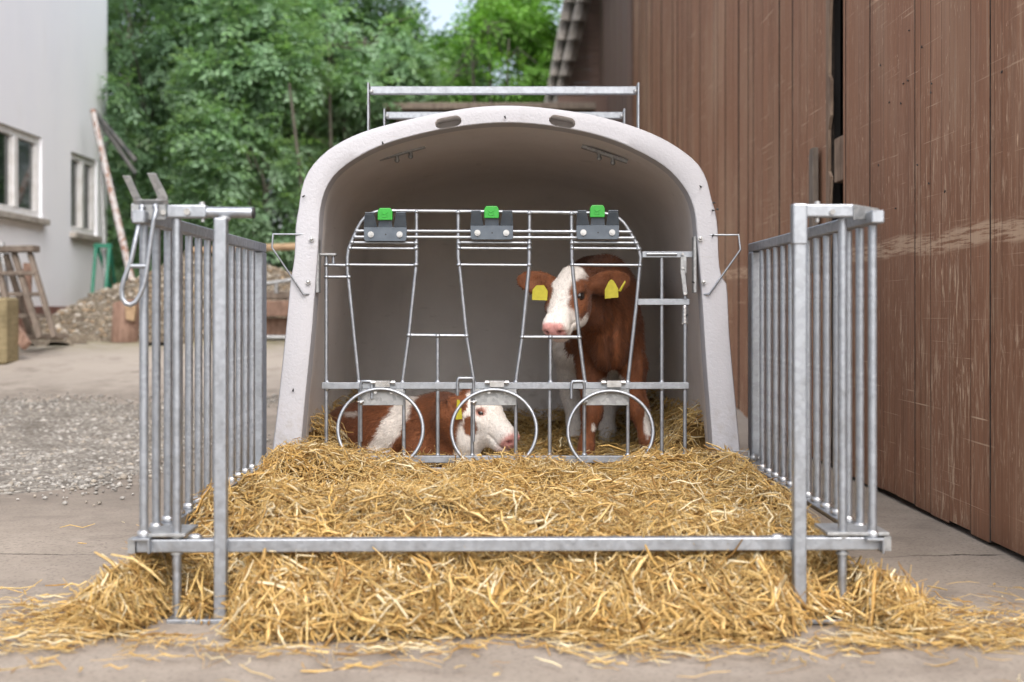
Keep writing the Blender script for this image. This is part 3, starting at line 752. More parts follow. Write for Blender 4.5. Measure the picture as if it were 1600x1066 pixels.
        for sx in (-1, 1):
            base = [(cx + sx * 33.5, yb0 - 2), (cx + sx * 13, yb0 - 2)]; top = [(cx + sx * 16.5 - (1 if sx < 0 else -0), yb - 42), (cx + sx * 32 - (0 if sx > 0 else 0), yb - 42)]
            vs = [pl(*base[0]), pl(*base[1]), pl(top[0][0], top[0][1], -.030), pl(top[1][0], top[1][1], -.030)]
            q.prism(vs, (0, .005, .001))
            q.prism([vs[3], vs[2], vs[2] + Vector((0, -.004, .006)), vs[3] + Vector((0, -.004, .006))], (0, .006, .002))
        vs = [pl(cx - 11, yb0 - 1.5, .001), pl(cx + 11, yb0 - 1.5, .001), pl(cx + 10, yb0 - 18, -.012), pl(cx - 10, yb0 - 18, -.012)]; q.prism(vs, (0, .005, 0))
        hk = q.build('bucket_hook', M['slate'], root, bevel=.001)
        q = MB(); ox = cx - .5
        q.prism([pl(ox - 11.5, capy + 19, -.018), pl(ox + 11.5, capy + 19, -.018), pl(ox + 11.5, capy + 5, -.018), pl(ox + 8.5, capy, -.018), pl(ox - 8.5, capy, -.018), pl(ox - 11.5, capy + 5, -.018)], (0, .026, 0))
        cp = q.build('green_clip', M['green'], hk, bevel=.002, seg=2)
        q = MB(); e = [pl(ox - 1 + 3.6 * math.cos(t) * 1.1, capy + 12 + 2.8 * math.sin(t), -.0185) for t in np.linspace(-.6, 5.0, 14)]
        q.tube(e, .0013, 6); q.tube([pl(ox - 1.5, capy + 11, -.0185), pl(ox + 4.2, capy + 7, -.0185)], .0013, 6); q.tube([pl(ox - 4.5, capy + 7, -.0185), pl(ox - 2.5, capy + 9.2, -.0185)], .0013, 6)
        q.build('emblem', M['green'], cp)
        for sx in (-1, 1):
            c = pl(cx + sx * 22.5, yb - 10.5)
            q = MB(); q.tube([c, c - Vector((0, .004, 0))], .0105, 14); q.tube([c - Vector((0, .004, 0)), c - Vector((0, .010, 0))], .006, 6); q.build('bolt', M['bolt'], hk, bevel=.0006)
            q = MB(); c2 = pl(cx + sx * 22.5, yb - 5, -.0006); q.prism([c2 + Vector((-.004, 0, .003)), c2 + Vector((.004, 0, .003)), c2 + Vector((0, 0, -.004))], (0, .0004, 0)); q.build('slot', M['black'], hk)
        q = MB(); c2 = pl(cx + .5, yb - 10.5, -.0006); q.tube([c2, c2 + Vector((0, .0005, 0))], .003, 8); q.build('pin_hole', M['black'], hk)
make_gate()

# ------------------------------------------------------------------ pen: side panels and front frame
FY = 3.2
def make_side_panels():
    XL, XR = -.845, .857
    cy = (3.18 + 4.72) / 2
    def panel(X, label):
        root = empty('side_fence_panel', (X, cy, 0), label, 'fence panel', 'galvanised side panels of the pen')
        return root
    root = panel(XL, 'galvanised barred side panel of the pen, left of the straw and nearest the gravel')
    m = MB(); m.box(XL - .015, XL + .015, 3.14, 4.74, .925, .955); m.build('top_rail', M['galv'], root, bevel=.003)
    m = MB(); m.box(XL - .020, XL + .020, 3.16, 4.74, .190, .196); m.box(XL + .016, XL + .020, 3.16, 4.74, .160, .190); m.build('bottom_rail', M['galv'], root, bevel=.001)
    m = MB(); m.box(XL - .0155, XL + .0155, 4.665, 4.742, .02, .925); m.build('end_post', M['galv'], root, bevel=.004)
    bar = None
    for i in range(13):
        y = 3.19 + .1135 * i
        if bar is None:
            m = MB(); m.tube([Vector((XL, y, .198)), Vector((XL, y, .923))], .0107, 12, cap=False)
            bar = m.build('bar', M['galv'], root); y0 = y
            m = MB(); m.ball((XL, y, .203), .0155, 10, 6, sc=(1.1, 1.1, .75)); nut = m.build('end_nut', M['bolt'], root)
        else:
            c = bar.copy(); COL.objects.link(c); c.parent = root; c.location = (0, y - y0, 0)
            c = nut.copy(); COL.objects.link(c); c.parent = root; c.location = (0, y - y0, 0)
    r2 = root.copy(); COL.objects.link(r2); r2.location = (XR, cy, 0); r2['label'] = 'galvanised barred side panel of the pen, right of the straw and nearest the barn'
    for ch in list(root.children):
        c = ch.copy(); COL.objects.link(c); c.parent = r2
make_side_panels()

def make_front():
    root = empty('pen_front_frame', (0, FY, 0), 'low galvanised front frame of the pen with crossbar over the straw', 'pen frame')
    def B(name, x0, y0, x1, y1, d0, d1, mat='galv', bev=.003, Y=FY, parent=None):
        a, b = P(x0, y0, Y), P(x1, y1, Y); q = MB(); q.box(a.x, b.x, Y + d0, Y + d1, b.z, a.z); return q.build(name, M[mat], parent or root, bevel=bev, seg=2)
    # crossbar is slightly tilted: left end lower in the picture
    a, b = P(215, 852, FY), P(1377, 848, FY)
    q = MB(); q.beam(a, b, .031, .031); cb = q.build('crossbar', M['galv'], root, bevel=.003, seg=2)
    for p, s in ((a, -1), (b, 1)):
        q = MB(); hw = .0165
        for dz in (-1, 1): q.box(p.x + s * .001, p.x + s * .018, FY - .0185, FY + .0185, p.z + dz * .0135 - .0025, p.z + dz * .0135 + .0035)
        for dy in (-1, 1): q.box(p.x + s * .001, p.x + s * .018, FY + dy * .016 - .0025, FY + dy * .016 + .0025, p.z - .0105, p.z + .0105)
        q.box(p.x + s * .001, p.x + s * .0175, FY - .003, FY + .003, p.z - .0105, p.z + .0105)
        q.build('end_sleeve', M['galv_dull'], cb)
        q = MB(); q.box(p.x + s * .0006, p.x + s * .004, FY - .0135, FY + .0135, p.z - .0105, p.z + .0105); q.build('black_tube_end', M['black'], cb)  # black sheet stands in for the shade inside the open tube end
    # posts
    for name, x0, x1, y0, y1 in (('post', 340, 359.5, 342, 968), ('post', 1234, 1254, 346, 968)):
        a_, b_ = P(x0, y0, FY), P(x1, y1, FY); q = MB(); q.box(a_.x, b_.x, FY - .030 - .0165, FY - .0165, b_.z, a_.z); q.build(name, M['galv'], root, bevel=.004, seg=2)
    for x, y0, y1 in ((276.5, 342, 966), (1316, 342, 966)):
        q = MB(); q.tube([P(x, y0, FY), P(x, y1, FY)], .0105, 14); pr = q.build('round_post', M['galv'], root)
        q = MB(); q.tube([P(x, 836, FY), P(x, 840, FY)], .0165, 12); q.tube([P(x, 862, FY), P(x, 866, FY)], .0150, 12); q.build('weld_bead', M['galv_dull'], pr)
    for x0, x1 in ((268, 361), (1232, 1326)):
        B('foot_plate', x0, 961, x1, 968, -.05, .014, bev=.002)
    # left top: sleeve, tube with plug, fork plate
    q = MB(); a_, b_ = P(262, 331, FY), P(324, 331, FY); q.beam(a_, b_, .031, .034); sl = q.build('top_sleeve', M['galv'], root, bevel=.004, seg=2)
    q = MB(); q.tube([P(292, 331, FY - .017), P(292, 331, FY - .025)], .0075, 10); q.tube([P(316, 321, FY), P(316, 316, FY)], .007, 8); q.tube([P(317, 341, FY), P(317, 347, FY)], .005, 8); q.build('bolt', M['bolt'], sl)
    q = MB(); q.tube([P(322, 332, FY), P(395, 332.5, FY)], .0134, 14); tt = q.build('top_tube', M['galv'], root)
    q = MB(); q.tube([P(394.5, 332.5, FY), P(398, 332.5, FY)], .0138, 14); q.build('black_tube_end', M['black'], tt)
    q = MB(); q.ball(P(350, 342, FY - .006), .015, sc=(1.1, 1, .6)); q.build('weld_bead', M['galv_dull'], tt)
    B('corner_plate', 220, 832, 292, 837, -.02, .12, 'galv_dull', .001)
    B('corner_plate', 1290, 830, 1386, 835, -.02, .12, 'galv_dull', .001)
    for x in (305, 1215):
        q = MB(); q.ball(P(x, 839, FY), .012, sc=(1.6, 1, .7)); q.build('bolt_head', M['bolt'], root)
    # fork bracket with its hanging loop
    q = MB(); a_, b_ = P(209, 345, FY), P(263, 319, FY)
    q.box(a_.x, b_.x, FY - .024, FY - .019, a_.z, b_.z)
    fk = q.build('fork_bracket', M['galv_dull'], root, bevel=.002)
    def arm(bot, top):
        (bx0, bx1), (tx0, tx1), yb_, ym, yt = bot, top, 319, 316, 0
        return
    q = MB()
    for (b0, b1, by, m0, m1, my, t0, t1, ty) in ((209, 232, 320, 207, 219, 309, 191, 203, 274.5), (236, 263, 320, 246, 262, 308, 229.5, 243, 270.5)):
        y0_ = FY - .024
        v = [P(b0, by, y0_), P(b1, by, y0_), P(m1, my, y0_ - .012), P(m0, my, y0_ - .012)]; q.prism(v, (0, .005, 0))
        v = [P(m0, my, y0_ - .012), P(m1, my, y0_ - .012), P(t1, ty, y0_ - .03), P(t0, ty, y0_ - .03)]; q.prism(v, (0, .005, 0))
    v = [P(209, 320, FY - .024), P(262, 320, FY - .024), P(262, 312, FY - .034), P(209, 312, FY - .034)]; q.prism(v, (0, .005, 0))
    q.build('fork_arm', M['galv_dull'], fk, bevel=.001)
    for x in (216.5, 255):
        q = MB(); q.tube([P(x, 332, FY - .024), P(x, 332, FY - .032)], .0065, 8); q.build('bolt', M['bolt'], fk)
    yl = FY - .045
    lp = [(222, 322), (221, 332), (205, 408), (194, 436), (190, 452), (191, 466), (197, 474.5), (204, 476.5), (212, 472), (219, 461), (225, 445), (229, 425), (240, 345), (244, 330), (243, 321)]
    q = MB(); q.tube([P(x, y, yl + (.018 if y < 326 else 0)) for x, y in lp], .0056, 10); q.tube([P(202, 416, yl), P(230, 416, yl)], .0052, 8)
    q.ball(P(222, 324, yl + .012), .008); q.ball(P(243, 323, yl + .012), .008)
    q.build('hanging_loop', M['galv'], fk)
    # right top: angle bracket
    q = MB()
    a_, b_ = P(1254, 320.5, FY), P(1330, 341, FY); q.box(a_.x, b_.x, FY - .03, FY - .002, b_.z, a_.z)
    a_, b_ = P(1233, 320.5, FY), P(1254, 384, FY); q.box(a_.x - .001, b_.x + .001, FY - .049, FY - .0145, b_.z, a_.z)
    rb = q.build('top_bracket', M['galv'], root, bevel=.004, seg=2)
    q = MB(); a_, b_ = P(1328, 321, FY), P(1377, 345, FY); q.prism([Vector((a_.x, FY - .034, a_.z)), Vector((b_.x, FY + .02, a_.z - .006)), Vector((b_.x, FY + .02, b_.z + .005)), Vector((a_.x, FY - .034, b_.z))], (0, .006, 0)); q.build('side_flange', M['galv_dull'], rb, bevel=.001)
    for x, y in ((1301, 331), (1373, 334)):
        q = MB(); q.tube([P(x, y, FY - .03), P(x, y, FY - .037)], .0065, 8); q.build('bolt', M['bolt'], rb)
    q = MB(); q.tube([P(1277, 321, FY - .015), P(1277, 315, FY - .015)], .007, 8); q.tube([P(1277, 341, FY - .015), P(1277, 347, FY - .015)], .005, 8); q.build('bolt', M['bolt'], rb)
make_front()

# ------------------------------------------------------------------ calves: distance fields grown into one body mesh
class Field:
    def __init__(s, lo, hi, h):
        s.lo = np.array(lo, float); s.h = h; s.n = np.ceil((np.array(hi) - s.lo) / h).astype(int) + 1
        s.F = np.full(s.n, 10.0, dtype=np.float32)
    def _slab(s, lo, hi):
        a = np.clip(np.floor((np.array(lo) - s.lo) / s.h).astype(int), 0, s.n); b = np.clip(np.ceil((np.array(hi) - s.lo) / s.h).astype(int) + 1, 0, s.n)
        sl = tuple(slice(i, j) for i, j in zip(a, b))
        ax = [s.lo[d] + s.h * np.arange(a[d], b[d]) for d in range(3)]
        return sl, np.stack(np.meshgrid(*ax, indexing='ij'), -1)
    def _mix(s, sl, d, k, op):
        A = s.F[sl]
        if op == 'sub': a, b = -A, d; 
        else: a, b = A, d
        hh = np.clip(.5 + .5 * (b - a) / k, 0, 1); r = b * (1 - hh) + a * hh - k * hh * (1 - hh)
        if op == 'sub':
            hh = np.clip(.5 - .5 * (d + A) / k, 0, 1); r = A * (1 - hh) + (-d) * hh + k * hh * (1 - hh)
        s.F[sl] = r
    def cone(s, a, b, ra, rb, k=.03, op='add'):
        a = np.array(a, float); b = np.array(b, float); m = max(ra, rb) + k + .03
        sl, p = s._slab(np.minimum(a, b) - m, np.maximum(a, b) + m)
        ab = b - a; t = np.clip(((p - a) @ ab) / (ab @ ab), 0, 1)
        d = np.linalg.norm(p - a - t[..., None] * ab, axis=-1) - (ra + (rb - ra) * t); s._mix(sl, d, k, op)
    def chain(s, pts, rs, k=.025):
        for i in range(len(pts) - 1): s.cone(pts[i], pts[i + 1], rs[i], rs[i + 1], k)
    def ell(s, c, r, k=.03, axes=None, op='add'):
        c = np.array(c, float); r = np.array(r, float); m = r.max() + k + .03
        sl, p = s._slab(c - m, c + m); q = p - c
        if axes is not None: q = q @ np.array(axes, float).T
        k0 = np.linalg.norm(q / r, axis=-1); k1 = np.linalg.norm(q / (r * r), axis=-1) + 1e-9
        s._mix(sl, k0 * (k0 - 1) / k1, k, op)
    def mesh(s, smooth=3):
        Fv = s.F; S = Fv < 0; n = s.n
        cnt = np.zeros(n - 1, dtype=np.int8); cs = [(i, j, k) for i in (0, 1) for j in (0, 1) for k in (0, 1)]
        sub = lambda c: tuple(slice(c[d], n[d] - 1 + c[d]) for d in range(3))
        for c in cs: cnt += S[sub(c)]
        act = (cnt > 0) & (cnt < 8); ijk = np.argwhere(act); idx = np.full(n - 1, -1, dtype=np.int64); idx[act] = np.arange(len(ijk))
        acc = np.zeros((len(ijk), 3)); w_ = np.zeros(len(ijk))
        for a in cs:
            for d in range(3):
                if a[d]: continue
                b = list(a); b[d] = 1
                fa = Fv[tuple((ijk + a).T)]; fb = Fv[tuple((ijk + b).T)]; cr = (fa < 0) != (fb < 0)
                t = np.where(cr, fa / np.where(cr, fa - fb, 1), 0); p = np.array(a, float)[None] + np.eye(3)[d][None] * t[:, None]
                acc[cr] += p[cr]; w_[cr] += 1
        V = s.lo + s.h * (ijk + acc / np.maximum(w_, 1)[:, None])
        Q = []
        for d in range(3):
            e1, e2 = [(1, 2), (2, 0), (0, 1)][d]
            A = S; sl0 = [slice(1, n[q] - 1) for q in range(3)]; sl0[d] = slice(0, n[d] - 1); sl1 = list(sl0); sl1[d] = slice(1, n[d])
            ch = A[tuple(sl0)] != A[tuple(sl1)]; loc = np.argwhere(ch); off = np.array([1, 1, 1]); off[d] = 0; loc = loc + off
            ins = A[tuple(loc.T)]
            u = np.zeros(3, int); u[e1] = 1; v = np.zeros(3, int); v[e2] = 1
            q = np.stack([idx[tuple((loc - u - v).T)], idx[tuple((loc - v).T)], idx[tuple(loc.T)], idx[tuple((loc - u).T)]], -1)
            q[~ins] = q[~ins][:, ::-1]; Q.append(q)
        Q = np.concatenate(Q); Q = Q[(Q >= 0).all(1)]
        E = np.concatenate([Q[:, [0, 1]], Q[:, [1, 2]], Q[:, [2, 3]], Q[:, [3, 0]]])
        deg = np.bincount(E.ravel(), minlength=len(V)).astype(float)
        for it in range(smooth):
            for lam in (.55, -.50):
                sm = np.stack([np.bincount(E[:, 0], V[E[:, 1], d], len(V)) + np.bincount(E[:, 1], V[E[:, 0], d], len(V)) for d in range(3)], -1) / np.maximum(deg, 1)[:, None]
                V = V + lam * (sm - V)
        return V, Q
def vnormals(V, Q):
    n = np.cross(V[Q[:, 2]] - V[Q[:, 0]], V[Q[:, 3]] - V[Q[:, 1]]); N = np.zeros_like(V)
    for k in range(4):
        for d in range(3): N[:, d] += np.bincount(Q[:, k], n[:, d], len(V))
    return N / (np.linalg.norm(N, axis=1)[:, None] + 1e-12)

class Head:
    """local head frame: u down the face from poll to muzzle, v towards the calf's left, w out of the forehead"""
    L = .285
    def __init__(s, muzzle, d, roll=0.0, scale=1.0):
        s.k = scale; s.u = np.array(d, float); s.u /= np.linalg.norm(s.u)
        v = np.cross(np.array([0, 0, 1.0]), s.u); v /= np.linalg.norm(v)   # calf's left when facing along u
        w_ = np.cross(s.u, v)
        if w_[2] < 0: w_ = -w_
        v2 = v * math.cos(roll) + w_ * math.sin(roll); w2 = w_ * math.cos(roll) - v * math.sin(roll)
        s.v, s.w = v2, w2; s.o = np.array(muzzle, float) - s.u * s.L * scale
        s.axes = np.array([s.u, s.v, s.w])
    def p(s, u, v, w_): return s.o + s.k * (s.u * u + s.v * v + s.w * w_)
    def loc(s, V): return ((V - s.o) @ s.axes.T) / s.k
    def grow(s, f, ears):
        K = s.k
        def E(u, v, w_, ru, rv, rw, k=.03, op='add'): f.ell(s.p(u, v, w_), (ru * K, rv * K, rw * K), k, s.axes, op)
        def C(a, b, ra, rb, k=.03): f.cone(s.p(*a), s.p(*b), ra * K, rb * K, k)
        E(.055, 0, -.070, .080, .066, .075)
        E(.105, 0, -.062, .085, .074, .062)
        C((.10, 0, -.060), (.235, 0, -.048), .060, .044)
        C((.12, 0, -.125), (.245, 0, -.088), .050, .034, .035)
        E(.13, .040, -.095, .070, .034, .060); E(.13, -.040, -.095, .070, .034, .060)
        E(.258, 0, -.054, .032, .042, .038, .025)
        E(.264, .024, -.040, .020, .022, .022, .015); E(.264, -.024, -.040, .020, .022, .022, .015)
        E(.245, 0, -.096, .032, .036, .022, .02)
        for sg in (-1, 1):
            E(.098, sg * .058, -.026, .030, .018, .016, .02)
            E(.140, sg * .066, -.066, .028, .016, .018, .02)
            E(.118, sg * .068, -.031, .018, .013, .012, .010, 'sub')
            E(.106, sg * .0600, -.0270, .018, .014, .010, .008)
            E(.286, sg * .025, -.040, .012, .009, .006, .006, 'sub')
            E(.280, sg * .034, -.046, .010, .007, .005, .006, 'sub')
        E(.268, 0, -.082, .026, .050, .0035, .006, 'sub')
        E(.215, .046, -.079, .04, .009, .0025, .005, 'sub'); E(.215, -.046, -.079, .04, .009, .0025, .005, 'sub')
        E(.000, 0, -.045, .036, .045, .036)
        for base, tip, nrm, wid in ears:
            base, tip, nrm = (np.array(q, float) for q in (base, tip, nrm))
            ax = tip - base; Ln = np.linalg.norm(ax); ax /= Ln; nrm = nrm - ax * (nrm @ ax); nrm /= np.linalg.norm(nrm); cr = np.cross(nrm, ax)
            A = np.array([ax, cr, nrm]); mid = base + ax * Ln * .52
            f.ell(mid, (Ln * .55, wid, .016), .012, A)
            f.ell(mid + ax * Ln * .06 + nrm * .016, (Ln * .42, wid * .72, .013), .010, A, 'sub')
            f.cone(base - ax * .012, base + ax * Ln * .30, .024 * K, .022 * K, .02)

def fur(V, Q, col, n, length, lay, seed=3):
    r = np.random.default_rng(seed); N = vnormals(V, Q)
    fi = r.integers(0, len(Q), n); wts = r.dirichlet((1, 1, 1, 1), n)
    p = np.einsum('nk,nkd->nd', wts, V[Q[fi]]); nn = np.einsum('nk,nkd->nd', wts, N[Q[fi]]); nn /= np.linalg.norm(nn, axis=1)[:, None]
    c = np.einsum('nk,nkd->nd', wts, col[Q[fi]])
    ln = length(p) * r.uniform(.6, 1.3, n)
    t = lay(p) + r.normal(0, .28, (n, 3)); t = t - nn * (t * nn).sum(1)[:, None]; t /= np.linalg.norm(t, axis=1)[:, None] + 1e-9
    b = np.cross(nn, t); wd = .0011 * r.uniform(.6, 1.4, n)
    a = p - nn * .0010
    tip = p + t * ln[:, None] + nn * (ln * r.uniform(.10, .38, n))[:, None]
    mid = p + t * (ln * .5)[:, None] + nn * (ln * .22)[:, None]
    W = np.stack([a - b * wd[:, None], a + b * wd[:, None], mid + b * (wd * .8)[:, None], mid - b * (wd * .8)[:, None], tip], 1)
    k = len(V); i = k + 5 * np.arange(n)
    q4 = np.stack([i, i + 1, i + 2, i + 3], 1); q3 = np.stack([i + 3, i + 2, i + 4], 1)
    lum = c.max(1)[:, None]; lo = np.where(lum > .4, .82, .58); hi = np.where(lum > .4, 1.14, 1.35)
    cc = np.repeat(c * (lo + (hi - lo) * r.uniform(0, 1, (n, 1))), 5, 0)
    return np.concatenate([V, W.reshape(-1, 3)]), np.concatenate([Q, q4]), q3, np.concatenate([col, cc])

BROWN = np.array([.175, .060, .023]); WHITE = np.array([.83, .785, .74]); PINK = np.array([.66, .33, .30]); DARK = np.array([.075, .028, .014])
def blend(c, k, t): return c * (1 - t[:, None]) + k * t[:, None]

def ear_tag_mesh(name, poly, Y, parent, tilt=0.0):
    m = MB(); m.prism([P(x, y, Y) + Vector((0, tilt * i_, 0)) for i_, (x, y) in enumerate(poly)], (0, .0035, 0))
    o = m.build(name, M['tag'], parent, bevel=.001)
    cx = sum(p[0] for p in poly) / len(poly); yt = min(p[1] for p in poly)
    return o

def make_standing_calf():
    root_loc = (.40, 5.6, .15)
    f = Field((.0, 4.70, .06), (.72, 6.35, 1.02), .0062)
    # trunk
    f.ell((.388, 5.68, .715), (.128, .40, .185), .05)
    f.ell((.400, 5.43, .705), (.116, .20, .215), .05)
    f.ell((.395, 5.50, .855), (.075, .20, .085), .06)
    f.ell((.378, 5.98, .780), (.135, .18, .165), .05)
    f.ell((.372, 5.95, .885), (.07, .14, .060), .05)
    f.ell((.400, 5.28, .610), (.072, .10, .125), .05)
    f.ell((.466, 5.40, .650), (.050, .10, .165), .04); f.ell((.328, 5.42, .640), (.052, .10, .165), .04)
    # neck
    f.cone((.398, 5.36, .79), (.262, 5.10, .800), .116, .080, .05)
    f.cone((.405, 5.33, .70), (.275, 5.08, .735), .10, .060, .05)
    # head
    mz = P(859, 507, 4.83)
    hd = Head(mz, (-.285, -.58, -.745), roll=R(1), scale=.97)
    eL = (hd.p(.035, -.060, -.075), P(812, 437, 5.06), (-.1, -1, .25), .046)   # viewer's left
    eR = (hd.p(.035, .060, -.075), P(981, 436, 5.06), (.15, -1, .15), .047)
    hd.grow(f, [eL, eR])
    # legs
    z = lambda px, py, Y: np.array(P(px, py, Y))
    f.chain([(.476, 5.40, .66), z(989, 575, 5.36), z(997, 640, 5.32), z(1010, 688, 5.30), z(1014, 700, 5.28), z(1017, 716, 5.26)], [.068, .052, .033, .0235, .026, .030])
    f.ell(z(997, 640, 5.315), (.036, .036, .045), .03)
    f.chain([(.325, 5.42, .66), z(926, 590, 5.38), z(924, 645, 5.34), z(917, 690, 5.33), z(915, 702, 5.31), z(914, 720, 5.29)], [.075, .056, .036, .0235, .026, .030])
    f.ell(z(924, 645, 5.335), (.037, .036, .045), .03)
    f.chain([(.300, 5.92, .76), z(893, 545, 5.86), z(892, 612, 5.98), z(897, 660, 5.98), z(898, 690, 5.95), z(899, 708, 5.92)], [.11, .078, .045, .028, .029, .034])
    f.chain([(.450, 5.95, .76), z(957, 560, 5.90), z(951, 625, 6.02), z(949, 670, 6.00), z(948, 695, 5.97), z(948, 712, 5.94)], [.11, .075, .042, .030, .031, .036])
    f.chain([(.375, 6.12, .88), (.372, 6.19, .78), (.37, 6.2, .58), (.37, 6.19, .40)], [.03, .02, .018, .03])
    V, Q = f.mesh(3)
    N = vnormals(V, Q)
    # loose skin folds on the chest, lumpy muscle elsewhere
    ch = sstep(5.42, 5.30, V[:, 1]) * sstep(.42, .48, V[:, 2]) * sstep(.80, .66, V[:, 2])
    V = V + N * (.0075 * ch * vnoise(V * [42, 10, 9], 1.0, 71) - .012 * ch * np.exp(-((V[:, 0] - .405 - .012 * np.sin(V[:, 2] * 30)) / .013) ** 2) + .004 * vnoise(V, 16, 72) * sstep(5.1, 5.2, V[:, 1]))[:, None]
    px = CX + V[:, 0] * F / V[:, 1]; py = CY + (CH - V[:, 2]) * F / V[:, 1]
    nz = vnoise(V, 30, 4) * .6 + vnoise(V, 75, 5) * .4
    col = np.tile(BROWN, (len(V), 1)) * (1 + .26 * vnoise(V, 9, 1)[:, None] + .20 * vnoise(V * [60, 60, 18], 1.0, 8)[:, None])
    h = hd.loc(V); u, v, w_ = h.T; ishead = (u > -.03) & (V[:, 1] < 5.13) & (np.abs(v) < .12) & (u < .34) & (w_ > -.19)
    # white legs behind, white socks and patches (coat pattern)
    hind = (V[:, 1] > 5.62) & (V[:, 2] < .62)
    t = sstep(.60, .54, V[:, 2] + nz * .05) * (V[:, 1] > 5.66); col = blend(col, WHITE, t)
    # the calf's right hind leg is white to the hip, with a brown patch
    left = (V[:, 0] < .335) & (V[:, 1] > 5.62)
    t = sstep(.335, .315, V[:, 0] + nz * .015) * (V[:, 1] > 5.62) * sstep(.70, .64, V[:, 2] + nz * .04); col = blend(col, WHITE, t)
    d = np.hypot((px - 897) / 16, (py - 541) / 14) + nz * .35
    col = blend(col, BROWN, sstep(1.05, .85, d) * (V[:, 1] > 5.5) * (V[:, 0] < .36))
    front = (V[:, 1] < 5.55)
    d = np.hypot((px - 1012) / 6, (py - 662) / 22) + nz * .5; col = blend(col, WHITE, sstep(1.1, .8, d) * front * (V[:, 2] < .45))
    d = np.hypot((px - 927) / 3, (py - 667) / 6) + nz * .4; col = blend(col, WHITE, sstep(1.1, .8, d) * front * (V[:, 2] < .45))
    d = np.hypot((px - 957) / 22, (py - 597) / 12) + nz * .5; col = blend(col, WHITE * .85, .8 * sstep(1.1, .7, d) * front)
    # shade of the fold down the mid chest, painted into the coat
    d = np.abs(px - 950 - nz * 6) / 10; col = blend(col, DARK, .65 * sstep(1.2, .2, d) * (py > 525) * (py < 590) * (V[:, 1] < 5.3) * (~ishead))
    # face
    t = sstep(.008, -.008, np.abs(v + .004) - (.047 + .012 * np.cos(u * 22)) + nz * .012) * sstep(-.105, -.085, w_) * sstep(-.02, .0, u + nz * .02)
    t = np.maximum(t, sstep(.165, .195, u + nz * .02 - .25 * np.maximum(0, np.abs(v) - .03) + .12 * np.minimum(0, w_ + .06)))
    t = np.maximum(t, .0)
    t = t * ishead
    col = blend(col, WHITE, t)
    jaw = (ishead & (w_ < -.095)); col = blend(col, WHITE, jaw * sstep(.135, .165, u + nz * .03))
    col = blend(col, PINK, ishead * sstep(.262, .274, u + nz * .006) * sstep(-.080, -.068, w_) * sstep(.046, .036, np.abs(v)))
    col = blend(col, PINK * .9, ishead * sstep(.262, .285, u) * .35)
    for sg in (-1, 1):
        d = np.linalg.norm(h - np.array([.118, sg * .062, -.033]), axis=1); col = blend(col, DARK * .7, ishead * sstep(.028, .017, d) * .95); col = blend(col, BROWN, ishead * sstep(.044, .034, d) * sstep(.017, .024, d))
        d = np.linalg.norm(h - np.array([.286, sg * .026, -.041]), axis=1); col = blend(col, np.array([.16, .05, .045]), ishead * sstep(.013, .007, d))
    hoof = V[:, 2] < .165; col = blend(col, np.array([.22, .18, .14]), sstep(.165, .15, V[:, 2]))
    def ln(p): return np.where(p[:, 1] < 5.10, .010, np.where(p[:, 2] < .5, .012, .024))
    def lay(p):
        a = np.tile(np.array([.05, .55, -.9]), (len(p), 1)); hh = hd.loc(p); m = (hh[:, 0] > -.02) & (p[:, 1] < 5.10)
        a[m] = -hd.u * .7 + hd.v * np.sign(hh[m][:, 1])[:, None] * .6; return a + .5 * np.c_[vnoise(p, 14, 31), vnoise(p, 14, 32), vnoise(p, 14, 33)]
    V2, Q2, T2, C2 = fur(V, Q, col, 52000, ln, lay)
    root = empty('calf', root_loc, 'standing brown calf with white face and yellow ear tags looking out between the rods', 'calf')
    body = link_mesh('body', np_mesh('body', V2, Q2, T2, smooth=True, col=np.clip(C2, 0, 1)), M['coat'], root)
    for sg in (-1, 1):
        m = MB(); m.ball(hd.p(.119, sg * .0590, -.0345), .0185, 16, 12); m.build('eye', M['eye'], root)
    t1 = ear_tag_mesh('ear_tag', [(831, 469), (855, 470), (856, 455), (850, 446), (838, 446), (832, 453)], 4.95, root)
    t2 = ear_tag_mesh('ear_tag', [(945, 467), (966.5, 465), (966, 451), (959, 439), (955, 437), (951, 440), (945, 453)], 4.93, root)
    ear_tag_mesh('ear_tag', [(966, 455), (970, 456), (978, 441), (977, 438)], 4.96, root, .004)
make_standing_calf()

